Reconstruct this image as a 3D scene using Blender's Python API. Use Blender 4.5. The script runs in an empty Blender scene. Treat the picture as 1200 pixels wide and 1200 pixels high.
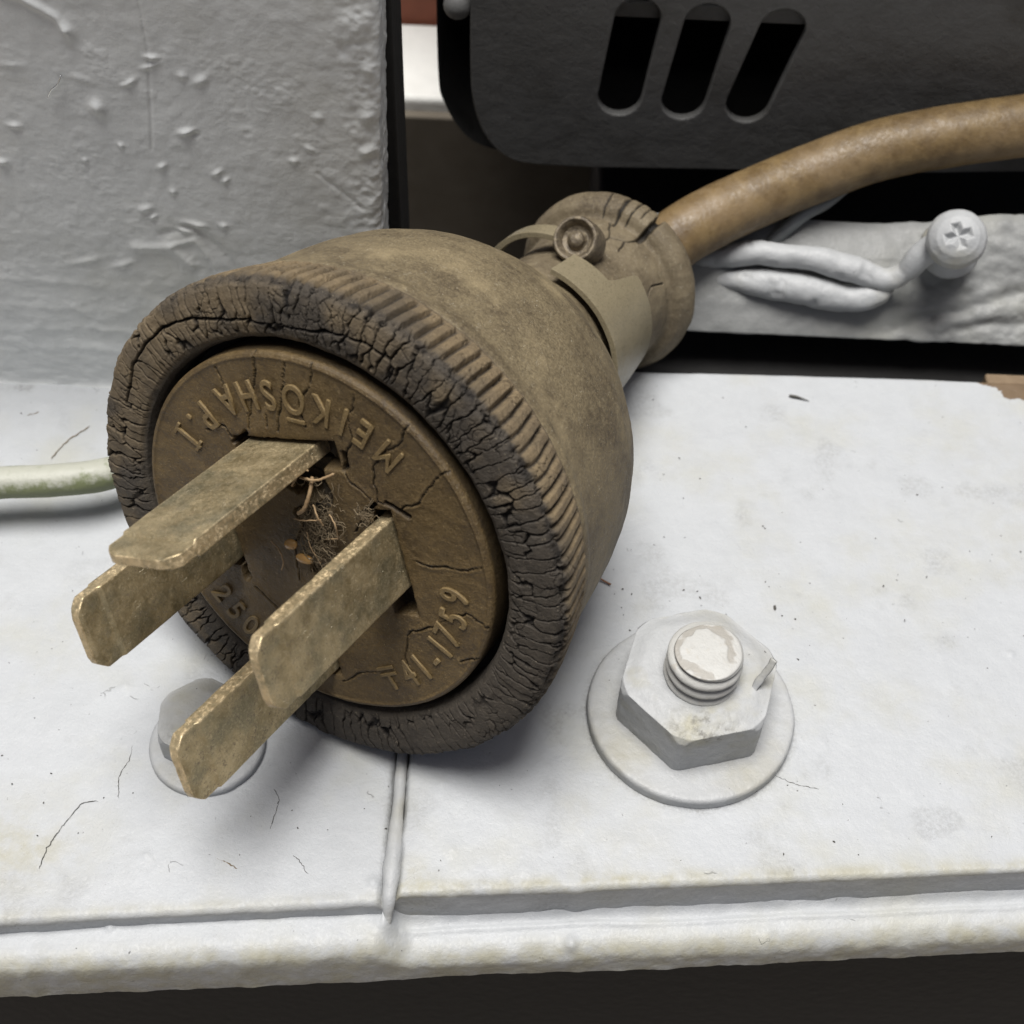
import bpy, bmesh, math, random
import numpy as np
from mathutils import Matrix, Vector

SC = bpy.context.scene
COL = SC.collection
MM = 0.001
R = math.radians

# ------------------------------------------------------------------ camera
cam_d = bpy.data.cameras.new("camera")
cam = bpy.data.objects.new("camera", cam_d)
COL.objects.link(cam)
cr_, cu_, cf_ = Vector((0.99906065, 0.03401851, 0.02684327)), Vector((-0.04333382, 0.78429632, 0.61887112)), Vector((0, 0.619453, -0.78503374))
cam.matrix_world = Matrix(((cr_.x, cu_.x, -cf_.x, 0), (cr_.y, cu_.y, -cf_.y, 0), (cr_.z, cu_.z, -cf_.z, 0.14354), (0, 0, 0, 1)))
cam_d.sensor_width = 36
cam_d.lens = 49.61
cam_d.clip_start = 0.005
cam_d.clip_end = 20
cam_d.dof.use_dof = True
cam_d.dof.focus_distance = 0.150
cam_d.dof.aperture_fstop = 46
SC.camera = cam

# ------------------------------------------------------------------ light
SUN_EL, SUN_AZ = R(86.5), R(-110)          # azimuth from +Y (behind the plug) towards +X
world = bpy.data.worlds.new("World")
SC.world = world
world.use_nodes = True
wn = world.node_tree.nodes
sky = wn.new("ShaderNodeTexSky")
sky.sky_type = 'NISHITA'
sky.sun_disc = False
sky.sun_elevation = SUN_EL
sky.sun_rotation = SUN_AZ
sky.air_density = 1.0
sky.air_density = 0.6
sky.dust_density = 6.0
sky.ozone_density = 0.0
world.node_tree.links.new(sky.outputs[0], wn["Background"].inputs[0])
wn["Background"].inputs[1].default_value = 0.055
sl = bpy.data.lights.new("sun", 'SUN')
sl.energy = 4.8
sl.angle = R(30)
sl.color = (1.0, 0.985, 0.96)
sun = bpy.data.objects.new("sun", sl)
COL.objects.link(sun)
sd = Vector((math.sin(SUN_AZ) * math.cos(SUN_EL), math.cos(SUN_AZ) * math.cos(SUN_EL), math.sin(SUN_EL)))
sun.rotation_euler = sd.to_track_quat('Z', 'Y').to_euler()
sun.location = sd * 0.6
SC.view_settings.view_transform = 'Standard'
SC.view_settings.look = 'None'
SC.view_settings.gamma = 1
SC.view_settings.exposure = 0.03

# ------------------------------------------------------------------ numpy noise
def _hash(ix, iy, iz, seed):
    h = (ix.astype(np.int64) * 374761393 + iy.astype(np.int64) * 668265263 + iz.astype(np.int64) * 2147483647 + seed * 1274126177) & 0xFFFFFFFF
    h = ((h ^ (h >> 13)) * 1274126177) & 0xFFFFFFFF
    h = ((h ^ (h >> 16)) * 2246822519) & 0xFFFFFFFF
    return ((h ^ (h >> 15)) & 0xFFFFFF) / float(0xFFFFFF)

def vnoise(P, scale, seed=0):
    """smooth value noise in -1..1; P (N,3) in mm, scale = feature size in mm"""
    Q = P / scale
    I = np.floor(Q).astype(np.int64)
    F = Q - I
    F = F * F * F * (F * (F * 6 - 15) + 10)
    out = 0
    for dx in (0, 1):
        wx = F[:, 0] if dx else 1 - F[:, 0]
        for dy in (0, 1):
            wy = F[:, 1] if dy else 1 - F[:, 1]
            for dz in (0, 1):
                wz = F[:, 2] if dz else 1 - F[:, 2]
                out = out + wx * wy * wz * _hash(I[:, 0] + dx, I[:, 1] + dy, I[:, 2] + dz, seed)
    return out * 2 - 1

def fbm(P, scale, octs=3, seed=0, gain=0.5):
    a, s, o = 1.0, 0, 0
    for k in range(octs):
        s = s + a * vnoise(P, scale / 2 ** k, seed + 17 * k)
        o += a
        a *= gain
    return s / o

def voro(x, y, seed=0, perx=None, jit=0.9):
    """2D Voronoi: distance-to-edge measure (F2-F1), cell random; x,y in cell units, perx = integer period of x"""
    ix, iy = np.floor(x).astype(np.int64), np.floor(y).astype(np.int64)
    f1 = np.full(x.shape, 9.0); f2 = f1.copy(); cid = np.zeros(x.shape)
    z = np.zeros_like(ix)
    for dx in (-1, 0, 1):
        for dy in (-1, 0, 1):
            cx, cy = ix + dx, iy + dy
            hx = np.mod(cx, perx) if perx else cx
            px = cx + 0.5 + jit * (_hash(hx, cy, z, seed) - 0.5)
            py = cy + 0.5 + jit * (_hash(hx, cy, z + 7, seed + 3) - 0.5)
            d = np.hypot(px - x, py - y)
            m = d < f1
            f2 = np.where(m, f1, np.minimum(f2, d))
            cid = np.where(m, _hash(hx, cy, z + 19, seed + 5), cid)
            f1 = np.where(m, d, f1)
    return f2 - f1, cid

def sstep(a, b, x):
    t = np.clip((x - a) / (b - a), 0, 1)
    return t * t * (3 - 2 * t)

def polydist(x, y, line):
    d = np.full(x.shape, 1e9)
    for (x0, y0), (x1, y1) in zip(line[:-1], line[1:]):
        ex, ey = x1 - x0, y1 - y0
        t = np.clip(((x - x0) * ex + (y - y0) * ey) / (ex * ex + ey * ey + 1e-12), 0, 1)
        d = np.minimum(d, np.hypot(x - x0 - t * ex, y - y0 - t * ey))
    return d

# ------------------------------------------------------------------ mesh helpers (coordinates in mm)
def mesh_from(name, V, F, mat, parent=None, smooth=True, attrs=None):
    me = bpy.data.meshes.new(name)
    V = np.asarray(V, dtype=np.float64) * MM
    if isinstance(F, np.ndarray):
        n, k = F.shape
        me.vertices.add(len(V)); me.vertices.foreach_set("co", V.ravel())
        me.loops.add(n * k); me.loops.foreach_set("vertex_index", F.ravel().astype(np.int32))
        me.polygons.add(n)
        me.polygons.foreach_set("loop_start", np.arange(0, n * k, k, dtype=np.int32))
        me.update(calc_edges=True)
    else:
        me.from_pydata([tuple(v) for v in V], [], F)
        me.update()
    me.validate()
    me.polygons.foreach_set("use_smooth", np.full(len(me.polygons), smooth))
    if attrs:
        for k, a in attrs.items():
            at = me.attributes.new(k, 'FLOAT', 'POINT')
            at.data.foreach_set("value", np.asarray(a, dtype=np.float32))
    me.materials.append(mat)
    ob = bpy.data.objects.new(name, me)
    COL.objects.link(ob)
    if parent is not None:
        ob.parent = parent
    return ob

def grid_faces(nu, nv, wrapu=False, flip=False):
    iu = np.arange(nu if wrapu else nu - 1); iv = np.arange(nv - 1)
    A, B = np.meshgrid(iu, iv, indexing='ij')
    A2 = (A + 1) % nu
    q = np.stack([A * nv + B, A2 * nv + B, A2 * nv + B + 1, A * nv + B + 1], -1).reshape(-1, 4)
    return q[:, ::-1].copy() if flip else q

def grid_normals(P, wrapu=False):
    if wrapu:
        du = np.roll(P, -1, 0) - np.roll(P, 1, 0)
    else:
        du = np.gradient(P, axis=0)
    dv = np.gradient(P, axis=1)
    n = np.cross(du, dv)
    return n / (np.linalg.norm(n, axis=2, keepdims=True) + 1e-12)

def resample(pts, step):
    pts = np.array(pts, float)
    d = np.r_[0, np.cumsum(np.linalg.norm(np.diff(pts, axis=0), axis=1))]
    n = max(2, int(round(d[-1] / step)) + 1)
    t = np.linspace(0, d[-1], n)
    return np.stack([np.interp(t, d, pts[:, k]) for k in range(pts.shape[1])], 1)

def spline(pts, step):
    """Catmull-Rom through pts then even resample"""
    p = np.array(pts, float)
    p = np.vstack([2 * p[0] - p[1], p, 2 * p[-1] - p[-2]])
    out = []
    for i in range(1, len(p) - 2):
        for t in np.linspace(0, 1, 16, endpoint=False):
            a, b, c, d = p[i - 1], p[i], p[i + 1], p[i + 2]
            out.append(0.5 * ((2 * b) + (-a + c) * t + (2 * a - 5 * b + 4 * c - d) * t * t + (-a + 3 * b - 3 * c + d) * t ** 3))
    out.append(p[-2])
    return resample(out, step)

def tube_arrays(path, radii, nseg=16, caps=True, bumps=None, flat=1.0, closed=False):
    P = np.array(path, float)
    n = len(P)
    T = np.gradient(P, axis=0); T /= np.linalg.norm(T, axis=1, keepdims=True) + 1e-12
    up = np.array([0, 0, 1.0]) if abs(T[0, 2]) < 0.9 else np.array([1.0, 0, 0])
    N = np.zeros_like(P); B = np.zeros_like(P)
    v = np.cross(T[0], up); v /= np.linalg.norm(v)
    for i in range(n):
        v = v - T[i] * (v @ T[i]); v /= np.linalg.norm(v)
        N[i] = v; B[i] = np.cross(T[i], v)
    rr_ = np.atleast_1d(np.asarray(radii, float))
    radii = np.interp(np.linspace(0, 1, n), np.linspace(0, 1, len(rr_)), rr_) if len(rr_) > 1 else np.full(n, rr_[0])
    a = np.linspace(0, 2 * np.pi, nseg, endpoint=False)
    C_, S_ = np.cos(a), np.sin(a)
    G = P[:, None] + radii[:, None, None] * (C_[None, :, None] * N[:, None] + flat * S_[None, :, None] * B[:, None])
    if bumps is not None:
        D = G - P[:, None]; D /= np.linalg.norm(D, axis=2, keepdims=True) + 1e-12
        G = G + D * bumps(G.reshape(-1, 3)).reshape(n, nseg, 1)
    V = G.reshape(-1, 3)
    # grid index = i*nseg + j ; u along path, v around
    F = []
    I, J = np.meshgrid(np.arange(n - 1), np.arange(nseg), indexing='ij')
    J2 = (J + 1) % nseg
    Q = np.stack([I * nseg + J, I * nseg + J2, (I + 1) * nseg + J2, (I + 1) * nseg + J], -1).reshape(-1, 4)
    F = [tuple(q) for q in Q.tolist()]
    if caps:
        F.append(tuple(range(nseg))[::-1]); F.append(tuple((n - 1) * nseg + j for j in range(nseg)))
    return V, F

def tube(name, path, radii, mat, parent=None, nseg=16, **k):
    V, F = tube_arrays(path, radii, nseg, **k)
    return mesh_from(name, V, F, mat, parent)

def bm_obj(name, bm, mat, parent=None, smooth=False):
    me = bpy.data.meshes.new(name)
    bmesh.ops.scale(bm, vec=(MM, MM, MM), verts=bm.verts)
    bm.normal_update()
    bm.to_mesh(me); bm.free()
    me.polygons.foreach_set("use_smooth", np.full(len(me.polygons), smooth))
    me.materials.append(mat)
    ob = bpy.data.objects.new(name, me); COL.objects.link(ob)
    if parent is not None:
        ob.parent = parent
    return ob

def box_bm(x0, x1, y0, y1, z0, z1, bev=0.5, seg=3):
    bm = bmesh.new()
    vs = [bm.verts.new((x, y, z)) for x in (x0, x1) for y in (y0, y1) for z in (z0, z1)]
    for f in ((0, 1, 3, 2), (4, 6, 7, 5), (0, 4, 5, 1), (2, 3, 7, 6), (0, 2, 6, 4), (1, 5, 7, 3)):
        bm.faces.new([vs[i] for i in f])
    bm.normal_update()
    if bev:
        bmesh.ops.bevel(bm, geom=bm.edges[:], offset=bev, segments=seg, profile=0.5, affect='EDGES')
    return bm

def empty(name, loc_mm, mat3=None):
    o = bpy.data.objects.new(name, None); COL.objects.link(o)
    o.empty_display_size = 0.005
    M = Matrix.Identity(4) if mat3 is None else mat3.to_4x4()
    M.translation = Vector(loc_mm) * MM
    o.matrix_world = M
    return o

def tag(o, label=None, cat=None, group=None, kind=None):
    if label: o["label"] = label
    if cat: o["category"] = cat
    if group: o["group"] = group
    if kind: o["kind"] = kind
    return o

# ------------------------------------------------------------------ material helpers
DARKER = {'perished_black_rubber': .72, 'dusty_brown_bakelite': .70, 'worn_brown_rubber': .72, 'brown_moulded_face': .64, 'grimy_plated_strap': .78, 'brown_moulded_lettering': .80, 'tarnished_brass': .97, 'aged_ochre_cable_sheath': .66, 'dried_insect_husk': .75, 'grey_lint': .6}
class NT:
    def __init__(s, name):
        s.m = bpy.data.materials.new(name); s.m.use_nodes = True
        s.t = s.m.node_tree; s.b = s.t.nodes["Principled BSDF"]
        tc = s.t.nodes.new("ShaderNodeTexCoord"); mp = s.t.nodes.new("ShaderNodeMapping")
        mp.inputs["Scale"].default_value = (1000, 1000, 1000)
        s.t.links.new(tc.outputs["Object"], mp.inputs[0]); s.co = mp.outputs[0]
    def n(s, ty, **k):
        nd = s.t.nodes.new(ty)
        for a, v in k.items(): setattr(nd, a, v)
        return nd
    def set(s, sock, v):
        if hasattr(v, "is_linked") or hasattr(v, "links"): s.t.links.new(v, sock)
        else: sock.default_value = v
    def noise(s, size, detail=4, rough=0.55, dist=0.0, co=None, off=0.0):
        nd = s.n("ShaderNodeTexNoise"); nd.inputs["Scale"].default_value = 1.0 / size
        nd.inputs["Detail"].default_value = detail; nd.inputs["Roughness"].default_value = rough; nd.inputs["Distortion"].default_value = dist
        c = co or s.co
        if off:
            ad = s.n("ShaderNodeVectorMath", operation='ADD'); s.t.links.new(c, ad.inputs[0]); ad.inputs[1].default_value = (off, off * 1.7, -off); c = ad.outputs[0]
        s.t.links.new(c, nd.inputs["Vector"]); return nd.outputs["Fac"]
    def voronoi(s, size, feat='F1', co=None, rnd=1.0):
        nd = s.n("ShaderNodeTexVoronoi", feature=feat); nd.inputs["Scale"].default_value = 1.0 / size
        nd.inputs["Randomness"].default_value = rnd
        s.t.links.new(co or s.co, nd.inputs["Vector"]); return nd.outputs["Distance"]
    def ramp(s, v, a, b, lo=0.0, hi=1.0):
        nd = s.n("ShaderNodeMapRange", interpolation_type='SMOOTHSTEP'); s.set(nd.inputs[0], v)
        for i, x in zip((1, 2, 3, 4), (a, b, lo, hi)): nd.inputs[i].default_value = x
        return nd.outputs[0]
    def math(s, op, a, b=0.0, clamp=False):
        nd = s.n("ShaderNodeMath", operation=op, use_clamp=clamp); s.set(nd.inputs[0], a); s.set(nd.inputs[1], b); return nd.outputs[0]
    def mix(s, f, a, b):
        nd = s.n("ShaderNodeMix", data_type='RGBA'); s.set(nd.inputs[0], f)
        for i, v in ((6, a), (7, b)):
            if isinstance(v, tuple) and len(v) == 3: v = v + (1,)
            s.set(nd.inputs[i], v)
        return nd.outputs[2]
    def attr(s, name):
        nd = s.n("ShaderNodeAttribute"); nd.attribute_name = name; return nd.outputs["Fac"]
    def distort(s, size, amp):
        nz = s.n("ShaderNodeTexNoise"); nz.inputs["Scale"].default_value = 1.0 / size; s.t.links.new(s.co, nz.inputs["Vector"])
        sb = s.n("ShaderNodeVectorMath", operation='SUBTRACT'); s.t.links.new(nz.outputs["Color"], sb.inputs[0]); sb.inputs[1].default_value = (.5, .5, .5)
        sc = s.n("ShaderNodeVectorMath", operation='SCALE'); s.t.links.new(sb.outputs[0], sc.inputs[0]); sc.inputs["Scale"].default_value = amp
        ad = s.n("ShaderNodeVectorMath", operation='ADD'); s.t.links.new(s.co, ad.inputs[0]); s.t.links.new(sc.outputs[0], ad.inputs[1]); return ad.outputs[0]
    def bumps(s, lst):
        """lst of (height socket, distance mm)"""
        prev = None
        for h, d in lst:
            b = s.n("ShaderNodeBump"); b.inputs["Distance"].default_value = d * MM; b.inputs["Strength"].default_value = 1.0
            s.set(b.inputs["Height"], h)
            if prev: s.t.links.new(prev, b.inputs["Normal"])
            prev = b.outputs[0]
        s.t.links.new(prev, s.b.inputs["Normal"])
    def out(s, col, rough, metal=0.0, spec=0.5):
        if isinstance(col, tuple): col = col + (1,) if len(col) == 3 else col
        elif s.m.name in DARKER:
            nd = s.n("ShaderNodeMix", data_type='RGBA', blend_type='MULTIPLY'); nd.inputs[0].default_value = 1
            k = DARKER[s.m.name]; s.set(nd.inputs[6], col); nd.inputs[7].default_value = (k, k, k, 1); col = nd.outputs[2]
        s.set(s.b.inputs["Base Color"], col); s.set(s.b.inputs["Roughness"], rough); s.set(s.b.inputs["Metallic"], metal)
        s.b.inputs["Specular IOR Level"].default_value = spec
        return s.m

def paint_mat(name, base=(0.39, 0.405, 0.418), stain=(0.355, 0.35, 0.285), stain_amt=0.5, specks=True, rough=0.5, hair=True, use_attr=False, relief=1.0):
    t = NT(name)
    big = t.noise(14, 4, 0.6); med = t.noise(3.2, 5, 0.6, off=5); fine = t.noise(0.35, 3, 0.6, off=9)
    s1 = t.ramp(big, 0.46, 0.74)
    c = t.mix(t.math('MULTIPLY', s1, stain_amt), base, stain)
    c = t.mix(t.ramp(med, 0.35, 0.75, 0, 0.22), c, tuple(x * 0.80 for x in base))
    hgt = []
    if use_attr:
        at = t.attr("stain")
        c = t.mix(t.math('MULTIPLY', at, t.ramp(t.noise(3.0, 4, 0.6, off=3), 0.3, 0.7, 0.1, 0.85)), c, (0.31, 0.295, 0.215))
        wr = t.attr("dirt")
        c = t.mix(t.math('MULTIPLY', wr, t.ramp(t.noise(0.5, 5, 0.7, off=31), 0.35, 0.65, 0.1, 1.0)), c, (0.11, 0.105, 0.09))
        br = t.attr("bare")
        c = t.mix(br, c, t.mix(med, (0.09, 0.06, 0.035), (0.18, 0.125, 0.075)))
    if specks:
        d = t.voronoi(0.9, co=t.distort(0.4, 0.5)); gate = t.ramp(t.noise(1.1, 3, 0.6, off=21), 0.60, 0.68)
        sp = t.math('MULTIPLY', t.ramp(d, 0.10, 0.17, 1, 0), gate)
        c = t.mix(t.math('MULTIPLY', sp, 0.85), c, (0.06, 0.058, 0.055))
        d2 = t.voronoi(0.33, co=t.distort(0.3, 0.3)); g2 = t.ramp(t.noise(4.0, 5, 0.7, off=44), 0.50, 0.66)
        c = t.mix(t.math('MULTIPLY', t.math('MULTIPLY', t.ramp(d2, 0.12, 0.22, 1, 0), g2), 0.35), c, (0.2, 0.19, 0.17))
    if hair:
        e = t.voronoi(5.5, 'DISTANCE_TO_EDGE', co=t.distort(2.2, 3.0)); g = t.ramp(t.noise(5, 3, 0.6, off=61), 0.66, 0.70)
        line = t.math('MULTIPLY', t.ramp(e, 0.002, 0.010, 1, 0), g)
        c = t.mix(t.math('MULTIPLY', line, 0.5), c, (0.16, 0.16, 0.15))
        hgt.append((t.math('MULTIPLY', line, -1.0), 0.06))
    hgt += [(med, 0.22 * max(relief, .6)), (fine, 0.05 * relief), (t.noise(0.14, 3, 0.6, off=2), 0.02 * relief)]
    t.bumps(hgt)
    return t.out(c, t.ramp(fine, 0.3, 0.7, rough - 0.08, rough + 0.12), 0, 0.4)

M_white = paint_mat("old_white_paint", use_attr=True)
M_white_plain = paint_mat("white_paint_on_fittings", base=(0.36, 0.37, 0.375), stain=(0.30, 0.285, 0.22), stain_amt=0.8, hair=False)
M_nut = paint_mat("white_paint_on_nut", base=(0.36, 0.37, 0.375), stain=(0.30, 0.285, 0.22), stain_amt=0.6, hair=False, use_attr=True)
M_grey = paint_mat("grey_paint", base=(0.68, 0.70, 0.695), stain=(0.58, 0.585, 0.54), stain_amt=0.5, specks=False, hair=False, rough=0.34, relief=0.3)
M_shade = paint_mat("shaded_housing_paint", base=(0.10, 0.10, 0.097), stain=(0.04, 0.036, 0.03), stain_amt=0.6, specks=False, hair=False, rough=0.55)  # colour kept dark to stand in for the shade on the housing

def black_mat():
    t = NT("black_gap_shade"); n = t.noise(2, 4)  # near-black colour stands in for the shade inside the gaps
    t.bumps([(n, 0.2)])
    return t.out(t.mix(n, (0.002, 0.002, 0.002), (0.007, 0.0065, 0.006)), 0.8)
M_black = black_mat()

def rubber_mat():
    t = NT("perished_black_rubber")
    d = t.attr("dust"); ck = t.attr("crack")
    a = t.noise(0.9, 5, 0.65); b = t.noise(4, 3, 0.6, off=8); f = t.noise(0.14, 3, 0.7, off=4)
    c = t.mix(a, (0.046, 0.040, 0.033), (0.105, 0.088, 0.068))
    dustc = t.mix(t.noise(0.6, 5, 0.7, off=12), (0.13, 0.093, 0.053), (0.42, 0.32, 0.185))
    c = t.mix(t.math('MULTIPLY', d, t.ramp(b, 0.25, 0.7, 0.55, 1.0)), c, dustc)
    c = t.mix(t.ramp(t.noise(0.5, 6, 0.75, off=77), 0.60, 0.70, 0, 0.6), c, (0.30, 0.25, 0.17))
    dv = t.voronoi(0.30, co=t.distort(0.2, 0.2)); gv = t.ramp(t.noise(1.2, 3, 0.6, off=19), 0.54, 0.64)
    c = t.mix(t.math('MULTIPLY', t.math('MULTIPLY', t.ramp(dv, 0.10, 0.2, 1, 0), gv), 0.7), c, (0.45, 0.38, 0.27))
    c = t.mix(ck, c, (0.012, 0.010, 0.009))
    g = t.voronoi(0.25, co=t.distort(0.2, 0.15))
    t.bumps([(a, 0.16), (t.noise(0.35, 4, 0.65, off=6), 0.15), (f, 0.06)])
    return t.out(c, t.ramp(f, 0.3, 0.7, 0.62, 0.9), 0, 0.3)
M_rubber = rubber_mat()

def dusty_mat(name, lo, hi, fleck=(0.62, 0.56, 0.42), bump=1.0, rough=0.62, ck=False, fleck_amt=1.0, grime=False):
    t = NT(name)
    a = t.noise(5, 5, 0.65); b = t.noise(0.28, 4, 0.75, off=5); m = t.noise(1.2, 4, 0.65, off=14)
    c = t.mix(t.math('ADD', t.math('MULTIPLY', a, 0.5), t.math('MULTIPLY', t.ramp(b, 0.3, 0.7), 0.5)), lo, hi)
    c = t.mix(t.ramp(m, 0.58, 0.8, 0, 0.45), c, tuple(x * 0.55 for x in lo))
    if grime:
        g1 = t.ramp(t.noise(7, 6, 0.7, off=52), 0.42, 0.62); g2 = t.ramp(t.noise(0.5, 5, 0.8, off=63), 0.40, 0.62, 0.35, 1.0)
        c = t.mix(t.math('MULTIPLY', t.math('MULTIPLY', g1, g2), 0.72), c, (0.065, 0.046, 0.028))
        c = t.mix(t.ramp(t.noise(11, 4, 0.65, off=87), 0.52, 0.70, 0, 0.45), c, tuple(min(1, x * 1.25) for x in hi))
        d3 = t.voronoi(0.22, co=t.distort(0.15, 0.15)); g3 = t.ramp(t.noise(1.6, 4, 0.7, off=57), 0.45, 0.62)
        c = t.mix(t.math('MULTIPLY', t.math('MULTIPLY', t.ramp(d3, 0.12, 0.24, 1, 0), g3), 0.5), c, fleck)
    d = t.voronoi(0.42, co=t.distort(0.2, 0.25)); g = t.ramp(t.noise(0.7, 3, 0.6, off=33), 0.56, 0.64)
    c = t.mix(t.math('MULTIPLY', t.math('MULTIPLY', t.ramp(d, 0.10, 0.20, 1, 0), g), 0.8 * fleck_amt), c, fleck)
    hl = t.voronoi(0.5, 'DISTANCE_TO_EDGE', co=t.distort(0.5, 1.2)); hg = t.ramp(t.noise(0.9, 3, 0.6, off=91), 0.60, 0.66)
    c = t.mix(t.math('MULTIPLY', t.math('MULTIPLY', t.ramp(hl, 0.02, 0.06, 1, 0), hg), 0.35 * fleck_amt), c, fleck)
    if ck:
        c = t.mix(t.attr("crack"), c, (0.012, 0.009, 0.006))
    t.bumps([(m, 0.12 * bump), (b, 0.085 * bump), (t.noise(0.1, 2, 0.6, off=7), 0.016 * bump)])
    return t.out(c, t.ramp(b, 0.3, 0.7, rough - 0.1, rough + 0.15), 0, 0.35)

M_body = dusty_mat("dusty_brown_bakelite", (0.070, 0.052, 0.031), (0.385, 0.31, 0.18), ck=False, grime=True)
M_neck = dusty_mat("worn_brown_rubber", (0.12, 0.09, 0.055), (0.28, 0.23, 0.145), ck=True, grime=True)
M_disc = dusty_mat("brown_moulded_face", (0.085, 0.052, 0.018), (0.235, 0.165, 0.075), ck=True, fleck=(0.55, 0.42, 0.22), rough=0.45, fleck_amt=0.9, grime=True, bump=1.3)
M_strap = dusty_mat("grimy_plated_strap", (0.17, 0.145, 0.09), (0.34, 0.29, 0.19), bump=0.35, rough=0.34, fleck_amt=0.4)

def brass_mat():
    t = NT("tarnished_brass")
    mp2 = t.n("ShaderNodeMapping"); mp2.inputs["Scale"].default_value = (1, 1, 0.08); mp2.inputs["Rotation"].default_value = (0.35, 0.3, 0.2); t.t.links.new(t.co, mp2.inputs[0])
    a = t.noise(3.0, 5, 0.62); b = t.noise(5, 4, 0.6, off=3); f = t.noise(0.30, 5, 0.75, off=9); g = t.noise(0.9, 5, 0.7, off=15)
    sc = t.noise(0.10, 2, 0.6, co=mp2.outputs[0])
    c = t.mix(t.ramp(a, 0.35, 0.65), (0.30, 0.24, 0.13), (0.52, 0.425, 0.25))
    c = t.mix(t.ramp(b, 0.45, 0.65, 0, 0.7), c, (0.22, 0.205, 0.135))
    c = t.mix(t.ramp(f, 0.50, 0.66, 0, 0.55), c, (0.66, 0.57, 0.38))
    grime = t.math('MULTIPLY', t.ramp(f, 0.52, 0.40), t.ramp(g, 0.42, 0.58))
    c = t.mix(t.math('MULTIPLY', grime, 0.8), c, (0.085, 0.062, 0.038))
    scr = t.math('MULTIPLY', t.ramp(sc, 0.66, 0.72), t.ramp(t.noise(2.2, 3, 0.6, off=45), 0.48, 0.58))
    c = t.mix(t.math('MULTIPLY', scr, 0.6), c, (0.80, 0.74, 0.56))
    e = t.math('MULTIPLY', t.attr("edge"), t.ramp(t.noise(0.7, 5, 0.75, off=71), 0.36, 0.60, 0.1, 0.85))
    c = t.mix(e, c, (0.70, 0.55, 0.33))
    met = t.ramp(grime, 0.0, 0.5, 0.72, 0.0)
    t.bumps([(b, 0.12), (g, 0.05), (f, 0.035), (t.math('MULTIPLY', scr, -1.0), 0.02)])
    return t.out(c, t.math('ADD', t.ramp(f, 0.35, 0.65, 0.30, 0.46), t.math('MULTIPLY', grime, 0.3)), met, 0.5)
M_brass = brass_mat()

def cord_mat():
    t = NT("aged_ochre_cable_sheath")
    a = t.noise(3, 5, 0.7); b = t.noise(0.6, 4, 0.7, off=4); w = t.noise(9, 3, 0.6, off=17)
    c = t.mix(t.ramp(a, 0.3, 0.7), (0.145, 0.092, 0.038), (0.27, 0.185, 0.082))
    c = t.mix(t.ramp(w, 0.45, 0.7, 0, 0.6), c, (0.31, 0.22, 0.12))
    c = t.mix(t.ramp(b, 0.6, 0.75, 0, 0.3), c, (0.42, 0.33, 0.21))
    t.bumps([(a, 0.2), (b, 0.05)])
    return t.out(c, t.ramp(b, .35, .65, .38, .6), 0, 0.45)
M_cord = cord_mat()

def thin_cable_mat():
    t = NT("painted_green_cable")
    g = t.n("ShaderNodeSeparateXYZ"); t.t.links.new(t.co, g.inputs[0])
    a = t.noise(2.2, 5, 0.7)
    f = t.math('ADD', t.math('MULTIPLY', g.outputs[2], 0.36), t.math('MULTIPLY', a, 1.5))
    c = t.mix(t.ramp(f, 3.05, 3.5), (0.15, 0.17, 0.085), (0.36, 0.365, 0.31))
    t.bumps([(a, 0.2)])
    return t.out(c, 0.5)
M_thin = thin_cable_mat()

def simple_mat(name, col, rough, col2=None, size=1.0, metal=0, bump=0.05, trans=0.0):
    t = NT(name); a = t.noise(size, 4, 0.6)
    t.bumps([(a, bump)])
    t.out(t.mix(a, col, col2 or tuple(x * 1.6 for x in col)), rough, metal)
    if trans: t.b.inputs["Transmission Weight"].default_value = trans
    return t.m
M_chipmetal = simple_mat("bare_bright_metal", (0.55, 0.56, 0.56), 0.25, metal=1.0)
M_crackdark = simple_mat("dark_crack_grime", (0.05, 0.048, 0.042), 0.9)
M_fibre = simple_mat("dried_insect_husk", (0.22, 0.13, 0.06), 0.6, (0.50, 0.36, 0.20), 0.5)
M_amber = simple_mat("amber_seed", (0.34, 0.17, 0.05), 0.15, (0.55, 0.36, 0.14), 0.8, trans=0.3)
M_splinter = simple_mat("brown_splinter", (0.16, 0.07, 0.03), 0.7)
M_ground = simple_mat("dirty_floor", (0.16, 0.165, 0.14), 0.85, (0.24, 0.19, 0.16), 60, bump=1.0)
M_red = simple_mat("red_brown_primer", (0.16, 0.045, 0.022), 0.7, (0.26, 0.08, 0.04), 4)
M_rust = simple_mat("brown_wood", (0.12, 0.08, 0.045), 0.8, (0.22, 0.16, 0.10), 1.5, bump=0.3)
M_bench = paint_mat("bench_paint", base=(0.70, 0.70, 0.67), hair=False, specks=False, stain_amt=0.1)
M_benchfront = simple_mat("dusty_bench_front", (0.08, 0.066, 0.048), 0.8, (0.15, 0.13, 0.10), 6)
M_web = simple_mat("grey_lint", (0.14, 0.095, 0.05), 0.9, (0.40, 0.32, 0.20), 0.8)

# ================================================================== SETTING
def quad_sheet(name, x0, x1, y0, y1, z, mat, nx=2):
    xs = np.linspace(x0, x1, nx); ys = np.linspace(y0, y1, nx)
    X, Y = np.meshgrid(xs, ys, indexing='ij')
    V = np.stack([X, Y, np.full_like(X, z)], -1).reshape(-1, 3)
    return mesh_from(name, V, grid_faces(nx, nx), mat)
tag(quad_sheet("ground", -3000, 3000, -3000, 3000, -160, M_ground), kind="structure")

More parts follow.
